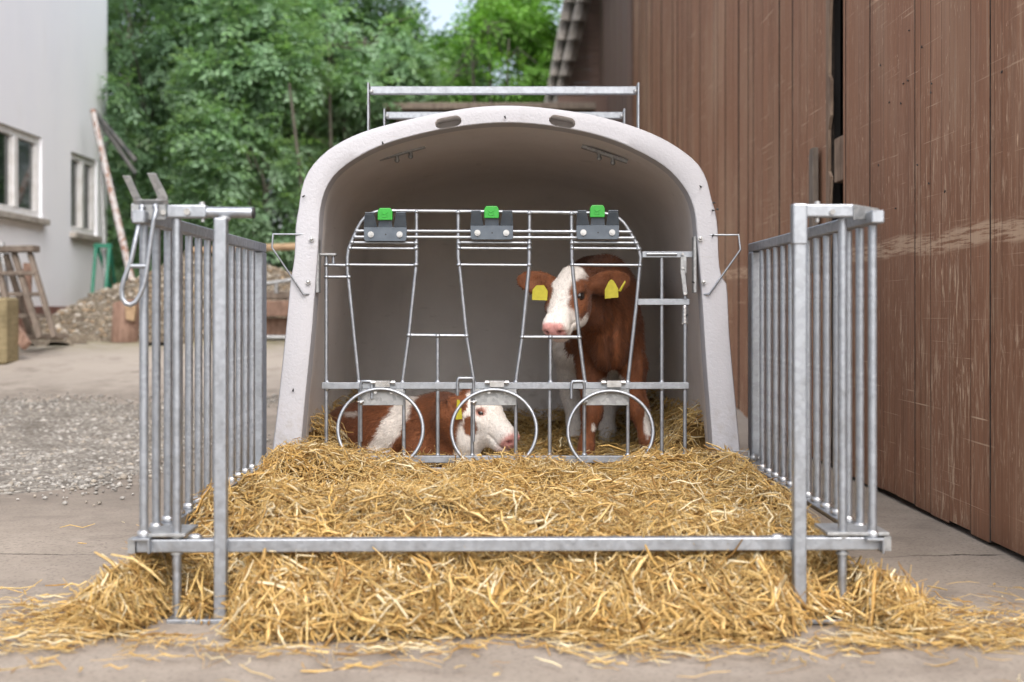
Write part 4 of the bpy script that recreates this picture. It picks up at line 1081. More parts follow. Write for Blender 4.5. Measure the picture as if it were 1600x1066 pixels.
def make_lying_calf():
    f = Field((-.85, 4.74, .03), (.10, 5.66, .56), .006)
    f.ell((-.38, 5.26, .260), (.27, .165, .130), .05, [(.97, -.24, 0), (.24, .97, 0), (0, 0, 1)])
    f.ell((-.255, 5.17, .278), (.135, .135, .128), .05)
    f.ell((-.57, 5.38, .235), (.16, .16, .125), .05)
    f.ell((-.53, 5.22, .19), (.15, .06, .10), .04, [(.95, -.3, 0), (.3, .95, 0), (0, 0, 1)])
    f.ell((-.27, 5.06, .20), (.11, .045, .085), .04)
    f.cone((-.24, 5.17, .29), (-.175, 5.0, .325), .105, .085, .05); f.cone((-.22, 5.13, .22), (-.14, 4.98, .25), .09, .062, .05)
    mz = P(811, 679, 4.89)
    hd = Head(mz, (.59, -.48, -.645), roll=R(-4), scale=.89)
    # calf's right side shows: v negative is its right when facing right
    sg = -1 if hd.p(.1, -.07, -.05)[1] < hd.p(.1, .07, -.05)[1] else 1
    eN = (hd.p(.02, sg * .062, -.070), np.array(P(705, 640, 4.93)), (.15, -1, .15), .042)
    eF = (hd.p(.02, -sg * .060, -.060), hd.p(-.04, -sg * .18, -.03), (.5, -.3, .3), .034)
    hd.grow(f, [eN, eF])
    f.chain([(-.20, 5.02, .19), (-.10, 4.97, .155), (-.21, 4.94, .14)], [.05, .035, .028])
    f.chain([(-.52, 5.18, .16), (-.42, 5.10, .14), (-.34, 5.06, .135)], [.05, .035, .028])
    V, Q = f.mesh(3)
    px = CX + V[:, 0] * F / V[:, 1]; py = CY + (CH - V[:, 2]) * F / V[:, 1]
    nz = vnoise(V, 30, 14) * .6 + vnoise(V, 75, 15) * .4
    B2 = BROWN * 1.05
    col = np.tile(B2, (len(V), 1)) * (1 + .18 * vnoise(V, 9, 1)[:, None] + .12 * vnoise(V, 60, 8)[:, None])
    # white blaze over the ribs: a slanting band in body coordinates
    s = (px - (612 + (668 - py) * .55)) / 19 + nz * .35
    band = sstep(1.05, .75, np.abs(s)) * (V[:, 0] < -.25) * (V[:, 0] > -.62) * sstep(712, 704, py)
    col = blend(col, WHITE * .95, band)
    d = np.hypot((px - 552) / 14, (py - 647) / 4) + nz * .4; col = blend(col, WHITE * .9, sstep(1.1, .8, d))
    col = blend(col, DARK * 1.5, .55 * sstep(578, 560, px + nz * 5))  # hindquarters darkened in the coat colour to paint the shade there
    h = hd.loc(V); u, v, w_ = h.T
    ishead = (u > -.005) & (np.abs(v) < .12) & (w_ > -.21) & (V[:, 1] < 5.12) & (px > 722)
    front = sstep(714, 722, px + nz * 5 + (py - 650) * .12) * (V[:, 1] < 5.14)
    col = blend(col, WHITE, np.maximum(front * sstep(655, 668, py + nz * 6), ishead * 1.0))
    near_ear = (np.hypot((px - 712) / 17, (py - 628) / 19) < 1.15) & (V[:, 1] < 5.07) & (py < 652)
    col = blend(col, BROWN * 1.1, near_ear * 1.0)
    d = np.hypot((px - 734) / 11, (py - 668) / 17) + nz * .3; col = blend(col, BROWN * 1.1, sstep(1.1, .9, d) * (V[:, 1] < 5.1))
    col = blend(col, BROWN, ishead * (np.abs(v) < .1) * sstep(.03, .0, u) * (py < 640))
    col = blend(col, PINK, ishead * sstep(.264, .275, u + nz * .006) * sstep(-.085, -.070, w_)); col = blend(col, PINK * .95, ishead * sstep(.245, .275, u) * .4)
    d = np.linalg.norm(h - np.array([.118, sg * .061, -.034]), axis=1); col = blend(col, np.array([.42, .14, .09]), ishead * sstep(.030, .018, d) * .85)
    d = np.linalg.norm(h - np.array([.286, sg * .026, -.041]), axis=1); col = blend(col, np.array([.30, .07, .07]), ishead * sstep(.013, .007, d))
    def ln(p):
        hh = hd.loc(p); return np.where(hh[:, 0] > .0, .008, .017)
    def lay(p):
        a = np.tile(np.array([-.75, .1, -.55]), (len(p), 1)); hh = hd.loc(p); m = (hh[:, 0] > .0) & (p[:, 1] < 5.1)
        a[m] = -hd.u * .9 - hd.w * .3; return a + .4 * np.c_[vnoise(p, 14, 41), vnoise(p, 14, 42), vnoise(p, 14, 43)]
    V2, Q2, T2, C2 = fur(V, Q, col, 42000, ln, lay, 9)
    root = empty('calf', (-.35, 5.2, .12), 'brown and white calf lying in the straw behind the left and middle rings', 'calf')
    link_mesh('body', np_mesh('body', V2, Q2, T2, smooth=True, col=np.clip(C2, 0, 1)), M['coat'], root)
    for k in (-1, 1):
        m = MB(); m.ball(hd.p(.119, k * .0575, -.0385), .0138, 16, 12); m.build('eye', M['eye'], root)
    ear_tag_mesh('ear_tag', [(712, 656), (722.5, 655), (721, 640), (718, 625), (714, 625), (713, 640)], 4.89, root)
make_lying_calf()

# ------------------------------------------------------------------ straw
def xl(y): return np.interp(y, [2.9, 3.1, 3.35, 3.7, 4.1, 4.6, 4.9, 6.6], [-.98, -1.00, -.98, -.90, -.875, -.87, -.74, -.72])
def xr(y): return np.interp(y, [2.9, 3.1, 3.35, 3.7, 4.1, 4.6, 4.9, 6.6], [1.00, .98, .94, .90, .885, .86, .74, .72])
def straw_h(x, y):
    p = np.c_[x, y]
    n0 = vnoise(p, 1.7, 20); n1 = vnoise(p, 3.2, 21); n2 = vnoise(p, 8.5, 22); n3 = vnoise(p, 19, 23)
    yf = 2.950 + .05 * n0 + .06 * n1 + .03 * n2 + .22 * sstep(-.85, -.80, x) * sstep(-.58, -.65, x) + .15 * sstep(.60, .68, x) * sstep(.88, .80, x)
    st = 1.7 + 1.3 * sstep(3.35, 3.6, y)
    d = np.minimum(np.minimum((x - xl(y)) * st + .05 * n2, (xr(y) - x) * st + .05 * n2), (y - yf) * 1.0)
    e = sstep(-.03, .50, d) ** .82
    h = .185 * e
    g2 = lambda cx, cy, sx, sy, a: a * np.exp(-((x - cx) / sx) ** 2 - ((y - cy) / sy) ** 2)
    h = h + e * (.45 + .55 * sstep(3.2, 3.5, y)) * (.024 * n0 + .026 * n1 + .028 * n2 + .012 * n3)
    h += g2(-.74, 4.45, .14, .28, .066) + g2(-.62, 4.22, .13, .16, .035) + g2(-.42, 4.10, .14, .14, .03) - g2(-.53, 4.12, .08, .09, .085) + g2(-.40, 4.25, .13, .10, .012) + g2(.62, 4.3, .25, .22, .02) + g2(.75, 4.05, .12, .3, .03)
    h -= .034 * sstep(4.42, 4.56, y) * sstep(-.58, -.40, x) * sstep(.68, .5, x)
    h += g2(-.70, 3.25, .22, .2, .01)
    ins = sstep(4.75, 5.0, y)
    hin = .145 + .02 * n2 + .015 * n1 + .15 * sstep(.52, .74, np.abs(x)) + .08 * sstep(5.9, 6.5, y) + .03 * sstep(.35, .6, np.abs(x)) + g2(.12, 5.5, .25, .25, .03)
    return h * (1 - ins) + hin * ins
def blades(pos, dirs, L, Wd, bend, col):
    n = len(pos); t = dirs / np.linalg.norm(dirs, axis=1)[:, None]
    up = rng.normal(0, 1, (n, 3)); up[:, 2] += .8; b = np.cross(t, up); b /= np.linalg.norm(b, axis=1)[:, None]; c = np.cross(b, t)
    k = np.array([-.5, -.17, .17, .5]); bow = np.array([0, 1, 1, 0])
    ctr = pos[:, None] + t[:, None] * (L[:, None] * k)[..., None] + c[:, None] * ((bend * L)[:, None] * bow)[..., None] + b[:, None] * ((rng.normal(0, .04, n) * L)[:, None] * np.array([-1, 1, -1, 1.]))[..., None]
    wv = np.array([.7, 1, 1, .6])
    ang = np.array([0, 2.1, 4.2]); thick = .38
    off = (b[:, None, None] * np.cos(ang)[None, None, :, None] + c[:, None, None] * (np.sin(ang) * thick)[None, None, :, None]) * (Wd[:, None] * wv * .5)[..., None, None]
    V = ctr[:, :, None] + off     # n,4,3,3
    base = (np.arange(n) * 12)[:, None, None]
    i = np.arange(3)[:, None] * 3; j = np.arange(3)[None]
    q = np.stack([i + j, i + (j + 1) % 3, i + 3 + (j + 1) % 3, i + 3 + j], -1).reshape(1, 9, 4)
    Fq = (q + base).reshape(-1, 4)
    return V.reshape(-1, 3), Fq, np.repeat(col, 12, 0)
STRAW_PAL = np.array([(.70, .48, .19), (.63, .415, .145), (.76, .57, .27), (.84, .73, .50), (.53, .325, .105), (.36, .21, .07), (.73, .52, .23), (.65, .455, .175)])
def make_straw():
    xs = np.arange(-1.25, 1.3, .02); ys = np.arange(2.8, 6.72, .02)
    X, Y = np.meshgrid(xs, ys, indexing='ij'); H = straw_h(X.ravel(), Y.ravel()).reshape(X.shape)
    inside = (Y < 4.7) | (np.abs(X - HXc) < np.where(Y < 4.86, .715, .775))
    i = np.arange(X.size).reshape(X.shape)
    f = np.stack([i[:-1, :-1], i[1:, :-1], i[1:, 1:], i[:-1, 1:]], -1).reshape(-1, 4)
    ok = (H.ravel()[f].max(1) > .034) & inside.ravel()[f].all(1)
    base = link_mesh('packed_straw', np_mesh('packed_straw', np.c_[X.ravel(), Y.ravel(), H.ravel() - .036], f[ok], smooth=True), M['straw_base'])
    tag(base, 'dense straw coloured dark for shade, packed under the loose bedding of the pen', 'straw', kind='stuff')
    def sample(n, y0, y1, x0=-1.15, x1=1.1):
        x = rng.uniform(x0, x1, n); y = rng.uniform(y0, y1, n); return x, y
    xa = []; ya = []
    for n, y0, y1 in ((26000, 2.85, 3.35), (38000, 3.3, 4.75), (17000, 4.75, 6.5)):
        x, y = sample(n, y0, y1); xa.append(x); ya.append(y)
    x = np.concatenate(xa); y = np.concatenate(ya)
    k = (straw_h(x, y) > .016) & ((y < 4.66) | (np.abs(x - HXc) < np.where(y < 4.86, .69, .74))); x, y = x[k], y[k]
    n = len(x); h = straw_h(x, y); e = .012
    gx = (straw_h(x + e, y) - straw_h(x - e, y)) / (2 * e); gy = (straw_h(x, y + e) - straw_h(x, y - e)) / (2 * e)
    flow = vnoise(np.c_[x, y], 6, 51) * 2.2
    a = rng.uniform(0, 6.283, n) * .75 + flow
    ca, sa = np.cos(a), np.sin(a)
    front = sstep(3.45, 3.15, y)
    pitch = rng.normal(0, .28, n) * (1 + .8 * front) + np.where(rng.uniform(0, 1, n) < .12, rng.normal(.25, .40, n), 0)
    dz = np.clip(gx * ca + gy * sa, -1.6, 1.6) * .9 + np.tan(np.clip(pitch, -1.1, 1.1))
    dirs = np.c_[ca, sa, dz]
    L = np.clip(np.exp(rng.normal(np.log(.064), .5, n)), .014, .125) * (1 + .15 * front)
    L = np.where(y > 4.75, L * .95, L)
    Wd = np.clip(np.exp(rng.normal(np.log(.0038), .5, n)), .0013, .0125) * (1 + .35 * front)
    lift = rng.normal(.004, .015, n)
    pos = np.c_[x, y, np.maximum(h + lift, .006)]
    # keep low ends above the yard
    dn = dirs / np.linalg.norm(dirs, axis=1)[:, None]; low = pos[:, 2] - np.abs(dn[:, 2]) * L / 2
    pos[:, 2] += np.maximum(0, .004 - low)
    patch = vnoise(np.c_[x, y], 4, 77)
    col = STRAW_PAL[rng.integers(0, len(STRAW_PAL), n)] * (1 + .12 * patch[:, None]) * rng.uniform(.82, 1.15, (n, 1))
    V, Q, C = blades(pos, dirs, L, Wd, rng.normal(0, .09, n), col)
    o = link_mesh('straw_bedding', np_mesh('straw_bedding', V, Q, smooth=True, col=np.clip(C, 0, 1)), M['straw'])
    tag(o, 'thick loose golden straw heaped through the pen and hutch', 'straw', kind='stuff')
    # litter on the concrete
    n = 4360
    x = np.r_[rng.normal(0, .62, 1900), rng.uniform(.75, 1.42, 1250), -.9 - np.abs(rng.normal(0, .22, 700)), rng.uniform(-2.2, 1.4, 350), rng.uniform(-2.75, -2.0, 160)]
    yfx = lambda q: 2.95 + .05 * vnoise(np.c_[q, q * 0 + 2.97], 1.7, 20) + .06 * vnoise(np.c_[q, q * 0 + 2.97], 3.2, 21)
    y = np.r_[yfx(x[:1900]) + .05 - np.abs(rng.normal(0, .085, 1900)), 3.02 + np.abs(rng.normal(0, .30, 1250)) - .10, 3.12 + rng.normal(0, .18, 700), rng.uniform(2.3, 4.6, 350), rng.normal(7.4, .10, 160)]
    ww = rng.uniform(0, 1, n)
    keep = (straw_h(x, y) < .07) & (x < 1.44) & ~((x > .8) & (y > 4.0)) & ~((x > .7) & (x < 1.42) & (ww > np.exp(-np.maximum(0, y - 3.3) * 5.0))) & ~((x < -.85) & (y < 6) & (ww < sstep(-1.0, -1.55, x)))
    x, y = x[keep], y[keep]; n = len(x)
    a = rng.uniform(0, 6.283, n); keepn = vnoise(np.c_[x, y], 5, 61) + rng.normal(0, .35, n) > -.25; x, y, a = x[keepn], y[keepn], a[keepn]; n = len(x); L = np.clip(np.exp(rng.normal(np.log(.050), .6, n)), .008, .15); Wd = np.clip(np.exp(rng.normal(np.log(.0038), .4, n)), .0015, .008)
    dirs = np.c_[np.cos(a), np.sin(a), rng.normal(0, .05, n)]
    pos = np.c_[x, y, ground_z(x, y) + straw_h(x, y) + .008 + .014 * (y > 6) + np.abs(rng.normal(0, .006, n)) + .012 * np.exp(-np.abs(straw_h(x, y) - .03) * 60) * rng.uniform(0, 1, n)]
    col = STRAW_PAL[rng.integers(0, len(STRAW_PAL), n)] * rng.uniform(.85, 1.15, (n, 1))
    V, Q, C = blades(pos, dirs, L, Wd, rng.normal(0, .06, n), col)
    o = link_mesh('straw_litter', np_mesh('straw_litter', V, Q, smooth=True, col=np.clip(C, 0, 1)), M['straw'])
    tag(o, 'scattered straw stalks lying on the concrete around the pen', 'straw', kind='stuff')
make_straw()

# ------------------------------------------------------------------ clutter in the yard
def make_heap():
    cx, cy = -3.35, 14.2; sx, sy, hh = 1.15, 1.0, .70
    def hz(x, y): 
        p = np.c_[x, y]; r = np.hypot((x - cx) / sx, (y - cy) / sy)
        r2 = np.hypot((x + 1.9) / 1.2, (y - 14.6) / 1.2)
        return hh * np.maximum(0, 1 - r * .62) ** 1.15 * 1.15 + .38 * np.maximum(0, 1 - r2 * .7) + .05 * vnoise(p, 2.3, 4) + .02 * vnoise(p, 8, 6)
    xs = np.arange(-5.4, -.4, .08); ys = np.arange(12.1, 16.8, .08); X, Y = np.meshgrid(xs, ys, indexing='ij')
    h = hz(X.ravel(), Y.ravel()).reshape(X.shape); edge = sstep(0, .12, h)
    Z = ground_z(X, Y) + np.where(h > .02, h, -.05)
    i = np.arange(X.size).reshape(X.shape); f = np.stack([i[:-1, :-1], i[1:, :-1], i[1:, 1:], i[:-1, 1:]], -1).reshape(-1, 4)
    f = f[(h.ravel()[f].max(1) > .02)]
    root = empty('gravel_heap', (cx, cy, .45), 'heap of sandy grey gravel dumped against the white building', 'gravel heap')
    link_mesh('heap', np_mesh('heap', np.c_[X.ravel(), Y.ravel(), Z.ravel()], f, smooth=True), M['heap'], root)
    def cen(n):
        x = rng.uniform(-5.2, -.6, n); y = rng.uniform(12.2, 16, n); h = hz(x, y); k = h > .04; x, y, h = x[k], y[k], h[k]
        return np.c_[x, y, ground_z(x, y) + h + .01]
    V, T, C = pebbles(15000, cen, (.0135, .55), [(.36, .32, .26), (.28, .24, .185), (.48, .445, .39), (.22, .185, .135), (.36, .275, .185)])
    o = link_mesh('stones', np_mesh('stones', V, None, T, col=C, smooth=True), M['pebble'], root); o['kind'] = 'stuff'
make_heap()

def make_clutter():
    # sawn log standing on its end in front of the heap
    Y = 12.55; b = P(193, 531, Y); zb = float(ground_z(b.x, Y)); t = P(193, 470, Y).z
    m = MB(); n = 16; rings = []
    for k, (zz, r) in enumerate(((zb, .118), (zb + .05, .125), (zb + .2, .122), (t - .02, .118), (t, .108))):
        rings.append([Vector((b.x + (.0 + .03 * k * .2) + r * math.cos(a) * (1 + .10 * math.sin(3 * a + 1)), Y + r * math.sin(a) * (1 + .1 * math.cos(2 * a)), zz + (.02 * math.cos(a) if k == 4 else 0))) for a in np.linspace(0, 2 * math.pi, n, endpoint=False)])
    vs = [v for r_ in rings for v in r_]; fs = [(i * n + j, i * n + (j + 1) % n, (i + 1) * n + (j + 1) % n, (i + 1) * n + j) for i in range(4) for j in range(n)]
    m.add(vs, fs, True); m.add(rings[-1], [tuple(range(n))])
    root = empty('log_stump', (b.x, Y, zb), 'upright reddish brown sawn log at the foot of the gravel heap', 'log')
    m.build('trunk', M['wood_log'], root)
    m = MB(); m.prism([P(196, 476, Y - .135), P(213, 478, Y - .125), P(209, 502, Y - .125), P(197, 499, Y - .138)], (0, .06, 0)); m.build('split_face', M['wood_pole'], root)
    # wooden trestle
    Y = 11.6
    root = empty('wooden_trestle', (P(40, 0, Y).x, Y, float(ground_z(0, Y))), 'weathered grey wooden trestle with slanting legs and rungs', 'trestle')
    m = MB(); m.beam(P(-45, 391, Y), P(58, 389, Y), .055, .16); m.build('top_beam', M['wood_grey'], root, bevel=.006)
    for (a, b, dy, w_) in (((47, 396), (86, 528), -.30, .040), ((22, 396), (63, 529), -.25, .045), ((9, 398), (50, 528), .30, .045), ((-6, 398), (22, 532), -.3, .045), ((-30, 398), (-2, 532), .3, .045)):
        p, q = P(*a, Y), P(*b, Y); q.y += dy; q = P(b[0], b[1], q.y) ; m = MB(); m.beam(p, q, w_, .05); m.build('leg', M['wood_grey'], root, bevel=.004)
    for (x0, x1, y) in ((-20, 56, 427), (-10, 64, 460), (18, 76, 494)):
        m = MB(); m.beam(P(x0, y, Y - .10), P(x1, y, Y - .10), .035, .03, (0, 1, 0)); m.build('rung', M['wood_grey'], root, bevel=.004)
    m = MB(); m.beam(P(44, 411, Y + .5), P(40, 522, Y + .5), .075, .03); tag(m.build('plank', M['wood_log']), 'upright brown plank standing behind the wooden trestle', 'plank')
    m = MB(); m.tube([P(2, 380, Y + .35), P(15, 528, Y + .15)], .030, 10); tag(m.build('steel_post', M['galv_dull']), 'bluish grey steel post leaning behind the wooden trestle', 'post')
    m = MB(); m.beam(P(8, 492, 11.2), P(42, 541, 11.0), .085, .05); tag(m.build('plank', M['wood_log'], None, bevel=.005), 'short brown plank leaning beside the mossy timber block', 'plank')
    m = MB(); m.beam(P(36, 528, 11.5), P(100, 525, 11.9), .045, .12); tag(m.build('plank', M['wood_grey'], None, bevel=.005), 'grey plank lying flat under the trestle legs', 'plank')
    m = MB(); c = P(-12, 505, 10.9); zg = float(ground_z(0, 10.9))
    m.box(P(-60, 0, 10.9).x, P(20, 0, 10.9).x, 10.75, 11.05, zg - .01, P(0, 465, 10.9).z); tag(m.build('timber_block', M['wood_yellow'], None, bevel=.02), 'mossy yellowish timber block at the left edge', 'timber block')
    # green trestle by the wall
    Y = 14.9; root = empty('steel_trestle', (P(160, 0, Y).x, Y, .6), 'green painted steel trestle against the white wall', 'trestle')
    m = MB(); m.beam(P(147, 384, Y), P(175, 384, Y), .045, .05); m.build('top_bar', M['gpaint'], root)
    for a, b, dy in (((150, 386), (144, 460), -.2), ((171, 386), (165, 458), -.2), ((153, 388), (174, 455), .25), ((172, 388), (181, 455), .3)):
        q = P(*b, Y + dy); m = MB(); m.tube([P(*a, Y), q], .020, 8); m.build('leg', M['gpaint'], root)
    # rusty pole, dark pipes, thin grey pole
    m = MB(); m.tube([P(145, 172, 15.3), P(165, 262, 15.15), P(208, 448, 14.75)], [.030, .036, .040], 10); tag(m.build('leaning_pole', M['rust']), 'flaking white and rust leaning pole against the building corner', 'pole')
    root = empty('wall_bracket', P(150, 178, 15.88), 'dark pipe bracket slanting from the white wall into the foliage', 'bracket')
    for a, b in (((146, 172), (212, 252)), ((150, 180), (212, 272))):
        m = MB(); m.tube([P(*a, 15.88), P(*b, 15.75)], .030, 8); m.build('pipe', M['pipe'], root)
    m = MB(); m.tube([P(158, 250, 15.3), P(165, 448, 14.9)], .022, 8); tag(m.build('grey_pole', M['galv_dull']), 'thin grey pole standing beside the second window', 'pole')
    # things glimpsed between the left panel and the hutch
    m = MB(); m.tube([P(300, 392, 12.6), P(520, 383, 12.4)], .035, 10); tag(m.build('wooden_rail', M['wood_pole']), 'pale round wooden rail between the left panel and the hutch', 'rail')
    root = empty('pipe_rack', P(440, 530, 12.9), 'grey pipe rack behind the left panel and hutch', 'rack')
    for a, b in (((380, 449), (520, 428)), ((380, 527), (520, 528)), ((384, 449), (384, 530)), ((432, 442), (432, 458)), ((516, 428), (516, 530))):
        m = MB(); m.tube([P(*a, 12.3), P(*b, 12.3)], .020, 8); m.build('pipe', M['galv_dull'], root)
    for k, (x0, x1, y0, y1, dy, mt, lb) in enumerate(((360, 540, 455, 468, .1, 'wood_grey', 'pale board topmost on the timber pile behind the hutch corner'), (370, 530, 470, 495, 0, 'wood_log', 'brown beam in the middle of the timber pile behind the hutch corner'), (350, 545, 497, 525, .15, 'wood_log', 'brown beam lowest in the timber pile behind the hutch corner'))):
        Yb = 12.75 + dy; a, b = P(x0, y0, Yb), P(x1, y1, Yb); m = MB(); m.box(a.x, b.x, Yb - .12, Yb + .2, b.z, a.z); tag(m.build('timber_beam', M[mt], None, bevel=.01), lb, 'timber')
make_clutter()

# ------------------------------------------------------------------ outbuildings behind
def make_outbuilding():
    Y = 21.0
    root = empty('tiled_shed', (P(890, 0, Y).x, Y, .85), 'old shed with steep pale tiled roof and brown boarding beside the barn', 'shed')
    # tile courses climbing steeply, each overlapping the one below
    rows = [(-30, 4), (4, 33), (33, 63), (63, 95), (95, 119), (119, 145), (145, 170)]
    m = MB()
    for (ya, yb) in rows:
        f = lambda y: 855 + (135 - y) * (880 - 855) / 135.0
        g_ = lambda y: 884 + (135 - y) * (921 - 884) / 135.0
        for c in range(2):
            xa0 = f(ya) + (g_(ya) - f(ya)) * c / 2; xa1 = f(ya) + (g_(ya) - f(ya)) * (c + 1) / 2 - 1.2
            xb0 = f(yb) + (g_(yb) - f(yb)) * c / 2; xb1 = f(yb) + (g_(yb) - f(yb)) * (c + 1) / 2 - 1.2
            q = [P(xb0, yb + 2, Y), P(xb1, yb + 2, Y + .25), P(xa1, ya, Y + .50), P(xa0, ya, Y + .25)]
            # slightly barrelled tile
            mid0 = (q[0] + q[1]) / 2 + Vector((0, -.05, 0)); mid1 = (q[2] + q[3]) / 2 + Vector((0, -.05, 0))
            m.add([q[0], mid0, mid1, q[3], q[1], q[2]], [(0, 1, 2, 3), (1, 4, 5, 2)])
    o = m.build('tiled_roof', M['tile'], root); s = o.modifiers.new('t', 'SOLIDIFY'); s.thickness = .05; s.offset = -1
    m = MB()
    for i in range(18):
        ya = -20 + i * 10; x0 = 884 + (135 - ya) * .27 - 6
        a, b = P(x0, ya, Y + .75), P(990, ya + 9.4, Y + .75); m.box(a.x, b.x, Y + .72, Y + .75 + .02 * (i % 2), b.z, a.z)
    m.build('boarding', M['wood_grey'] if False else M['barn_far'], root, col=True)
    m = MB(); a, b = P(872, 150, 20.2), P(1010, 700, 20.2); m.box(a.x, b.x, 20.2, 20.3, .6, a.z); m.build('wall', M['barn_far'], root, col=True)
    m = MB(); a = P(600, 164, 17.0); b = P(930, 172, 17.0)
    root2 = empty('low_shed', ((a.x + b.x) / 2, 17.4, .8), 'low weathered wooden shed roof edge just above the hutch', 'shed')
    m.box(a.x, b.x, 16.8, 18.6, b.z - .02, a.z); m.build('roof', M['wood_grey'], root2, bevel=.01)
    m = MB(); m.box(a.x + .15, b.x - .1, 17.0, 18.4, .7, b.z - .021); m.build('wall', M['wood_grey'], root2)
make_outbuilding()

# ------------------------------------------------------------------ trees
def leaf_sprays(crowns, n_sprays, leaf, palette, seed, nleaf=7, droop=.35, sky_gap=None, open_=-.14):
    r = np.random.default_rng(seed)
    wts = np.array([c[1][0] * c[1][1] * c[1][2] for c in crowns]) ** .75; wts /= wts.sum()
    ci = r.choice(len(crowns), n_sprays, p=wts)
    C = np.array([c[0] for c in crowns])[ci]; Rr = np.array([c[1] for c in crowns])[ci]
    d = r.normal(0, 1, (n_sprays, 3)); d /= np.linalg.norm(d, axis=1)[:, None]
    lump = 1 + .22 * vnoise(d * 2.2 + ci[:, None] * 3.7, 1.0, seed) + .16 * vnoise(d * 5 + ci[:, None] * 1.7, 1.0, seed + 1)
    rad = (r.uniform(0, 1, n_sprays) ** .42) * lump
    p = C + d * Rr * rad[:, None]
    keep = vnoise(p, 1.05, seed + 5) * .55 + vnoise(p, 2.8, seed + 6) * .4 > open_
    if sky_gap is not None:
        px = CX + p[:, 0] * F / p[:, 1]; py = CY + (CH - p[:, 2]) * F / p[:, 1]
        g = np.min([np.hypot((px - a) / c, (py - b) / e) for a, b, c, e in sky_gap], axis=0) + r.normal(0, .18, n_sprays)
        keep &= g > 1
    p, d, ci = p[keep], d[keep], ci[keep]; n = len(p)
    ax = d * .55 + r.normal(0, .45, (n, 3)); ax[:, 2] -= droop; ax /= np.linalg.norm(ax, axis=1)[:, None]
    up = np.tile([0, 0, 1.0], (n, 1)) + r.normal(0, .35, (n, 3)); sd_ = np.cross(ax, up); sd_ /= np.linalg.norm(sd_, axis=1)[:, None]; nm = np.cross(sd_, ax)
    Ls = leaf * r.uniform(.7, 1.3, n) * 2.6
    V = []; nl = nleaf
    k = np.arange(nl); side = np.where(k % 2 == 0, 1, -1); side[-1] = 0; along = (k // 2 + .6) / (nl // 2 + .8)
    base = p[:, None] + ax[:, None] * (Ls[:, None] * along)[..., None]
    dirv = ax[:, None] * np.where(side == 0, 1, .55)[None, :, None] + sd_[:, None] * side[None, :, None] * .85 - nm[:, None] * .15 + r.normal(0, .14, (n, nl, 3))
    dirv /= np.linalg.norm(dirv, axis=2)[..., None]
    ll = leaf * r.uniform(.75, 1.25, (n, nl)); wdir = np.cross(np.repeat(nm[:, None], nl, 1), dirv); wdir /= np.linalg.norm(wdir, axis=2)[..., None] + 1e-9
    tip = base + dirv * ll[..., None]; mid = base + dirv * (ll * .45)[..., None]; wv = wdir * (ll * .24)[..., None]; dn = nm[:, None] * (ll * .06)[..., None]
    V = np.stack([base, mid + wv + dn, tip, mid - wv + dn], 2)
    nq = n * nl; Q = np.arange(nq * 4).reshape(-1, 4)
    pal = np.array(palette)[r.integers(0, len(palette), n)] * (1 + .25 * vnoise(p, 1.3, seed + 9))[:, None]
    col = (pal[:, None] * r.uniform(.8, 1.22, (n, nl, 1)))
    return V.reshape(-1, 3), Q, np.clip(np.repeat(col.reshape(-1, 3), 4, 0), 0, 1)
def crown(px, py, Y, rx, rz, ry): 
    return (np.array(P(px, py, Y)), (rx * Y / F, ry, rz * Y / F))
def make_tree(name, label, crowns, trunks, n, leaf, pal, seed, gap=None, nleaf=7, droop=.35):
    b = trunks[0][0]
    root = empty(name, b, label, 'tree', 'trees behind the hutch')
    V, Q, C = leaf_sprays(crowns, n, leaf, pal, seed, nleaf, droop, gap)
    link_mesh('crown', np_mesh('crown', V, Q, col=C), M['leaf'], root)
    m = MB(); r = random.Random(seed)
    for pts in trunks:
        pts = [Vector(p) for p in pts[:-1]] + [pts[-1]]
        rad = pts[-1]; q = pts[:-1]; m.tube(q, [rad * (1 - .6 * i / max(1, len(q) - 1)) for i in range(len(q))], 8)
    for (c, rr) in crowns:
        a = Vector(trunks[0][-2]); c = Vector(c); mid = a.lerp(c, .5) + Vector((r.uniform(-.1, .1), r.uniform(-.1, .1), r.uniform(0, .25)))
        m.tube([a, mid, c], [.018, .012, .006], 6)
        for k in range(4):
            e = c + Vector((r.uniform(-1, 1) * rr[0], r.uniform(-1, 1) * rr[1], r.uniform(-.7, 1) * rr[2])) * .8
            m.tube([mid.lerp(c, .6), (mid + e) / 2 + Vector((0, 0, .05)), e], [.014, .010, .005], 5)
    m.build('trunk', M['bark'], root)
GAP = [(690, 22, 46, 30), (722, 10, 30, 22), (668, 45, 22, 16), (705, 40, 16, 14)]
DG = [(0.127, 0.219, 0.122), (0.157, 0.27, 0.154), (0.1, 0.174, 0.096), (0.182, 0.304, 0.187), (0.142, 0.243, 0.112)]
MG = [(0.206, 0.334, 0.204), (0.243, 0.384, 0.235), (0.166, 0.282, 0.164), (0.29, 0.433, 0.29), (0.206, 0.357, 0.163)]
BG = [(0.134, 0.294, 0.047), (0.16, 0.333, 0.06), (0.113, 0.253, 0.039), (0.186, 0.36, 0.074), (0.12, 0.227, 0.053)]
def trunk_at(px, Y, pyt, rad, px2=None):
    b = P(px, 0, Y); z0 = float(ground_z(b.x, Y)) - .05; t = P(px2 or px, pyt, Y)
    mid = Vector(((b.x + t.x) / 2 + .06, Y + .03, (z0 + t.z) / 2)); return [Vector((b.x, Y, z0)), mid, t, rad]
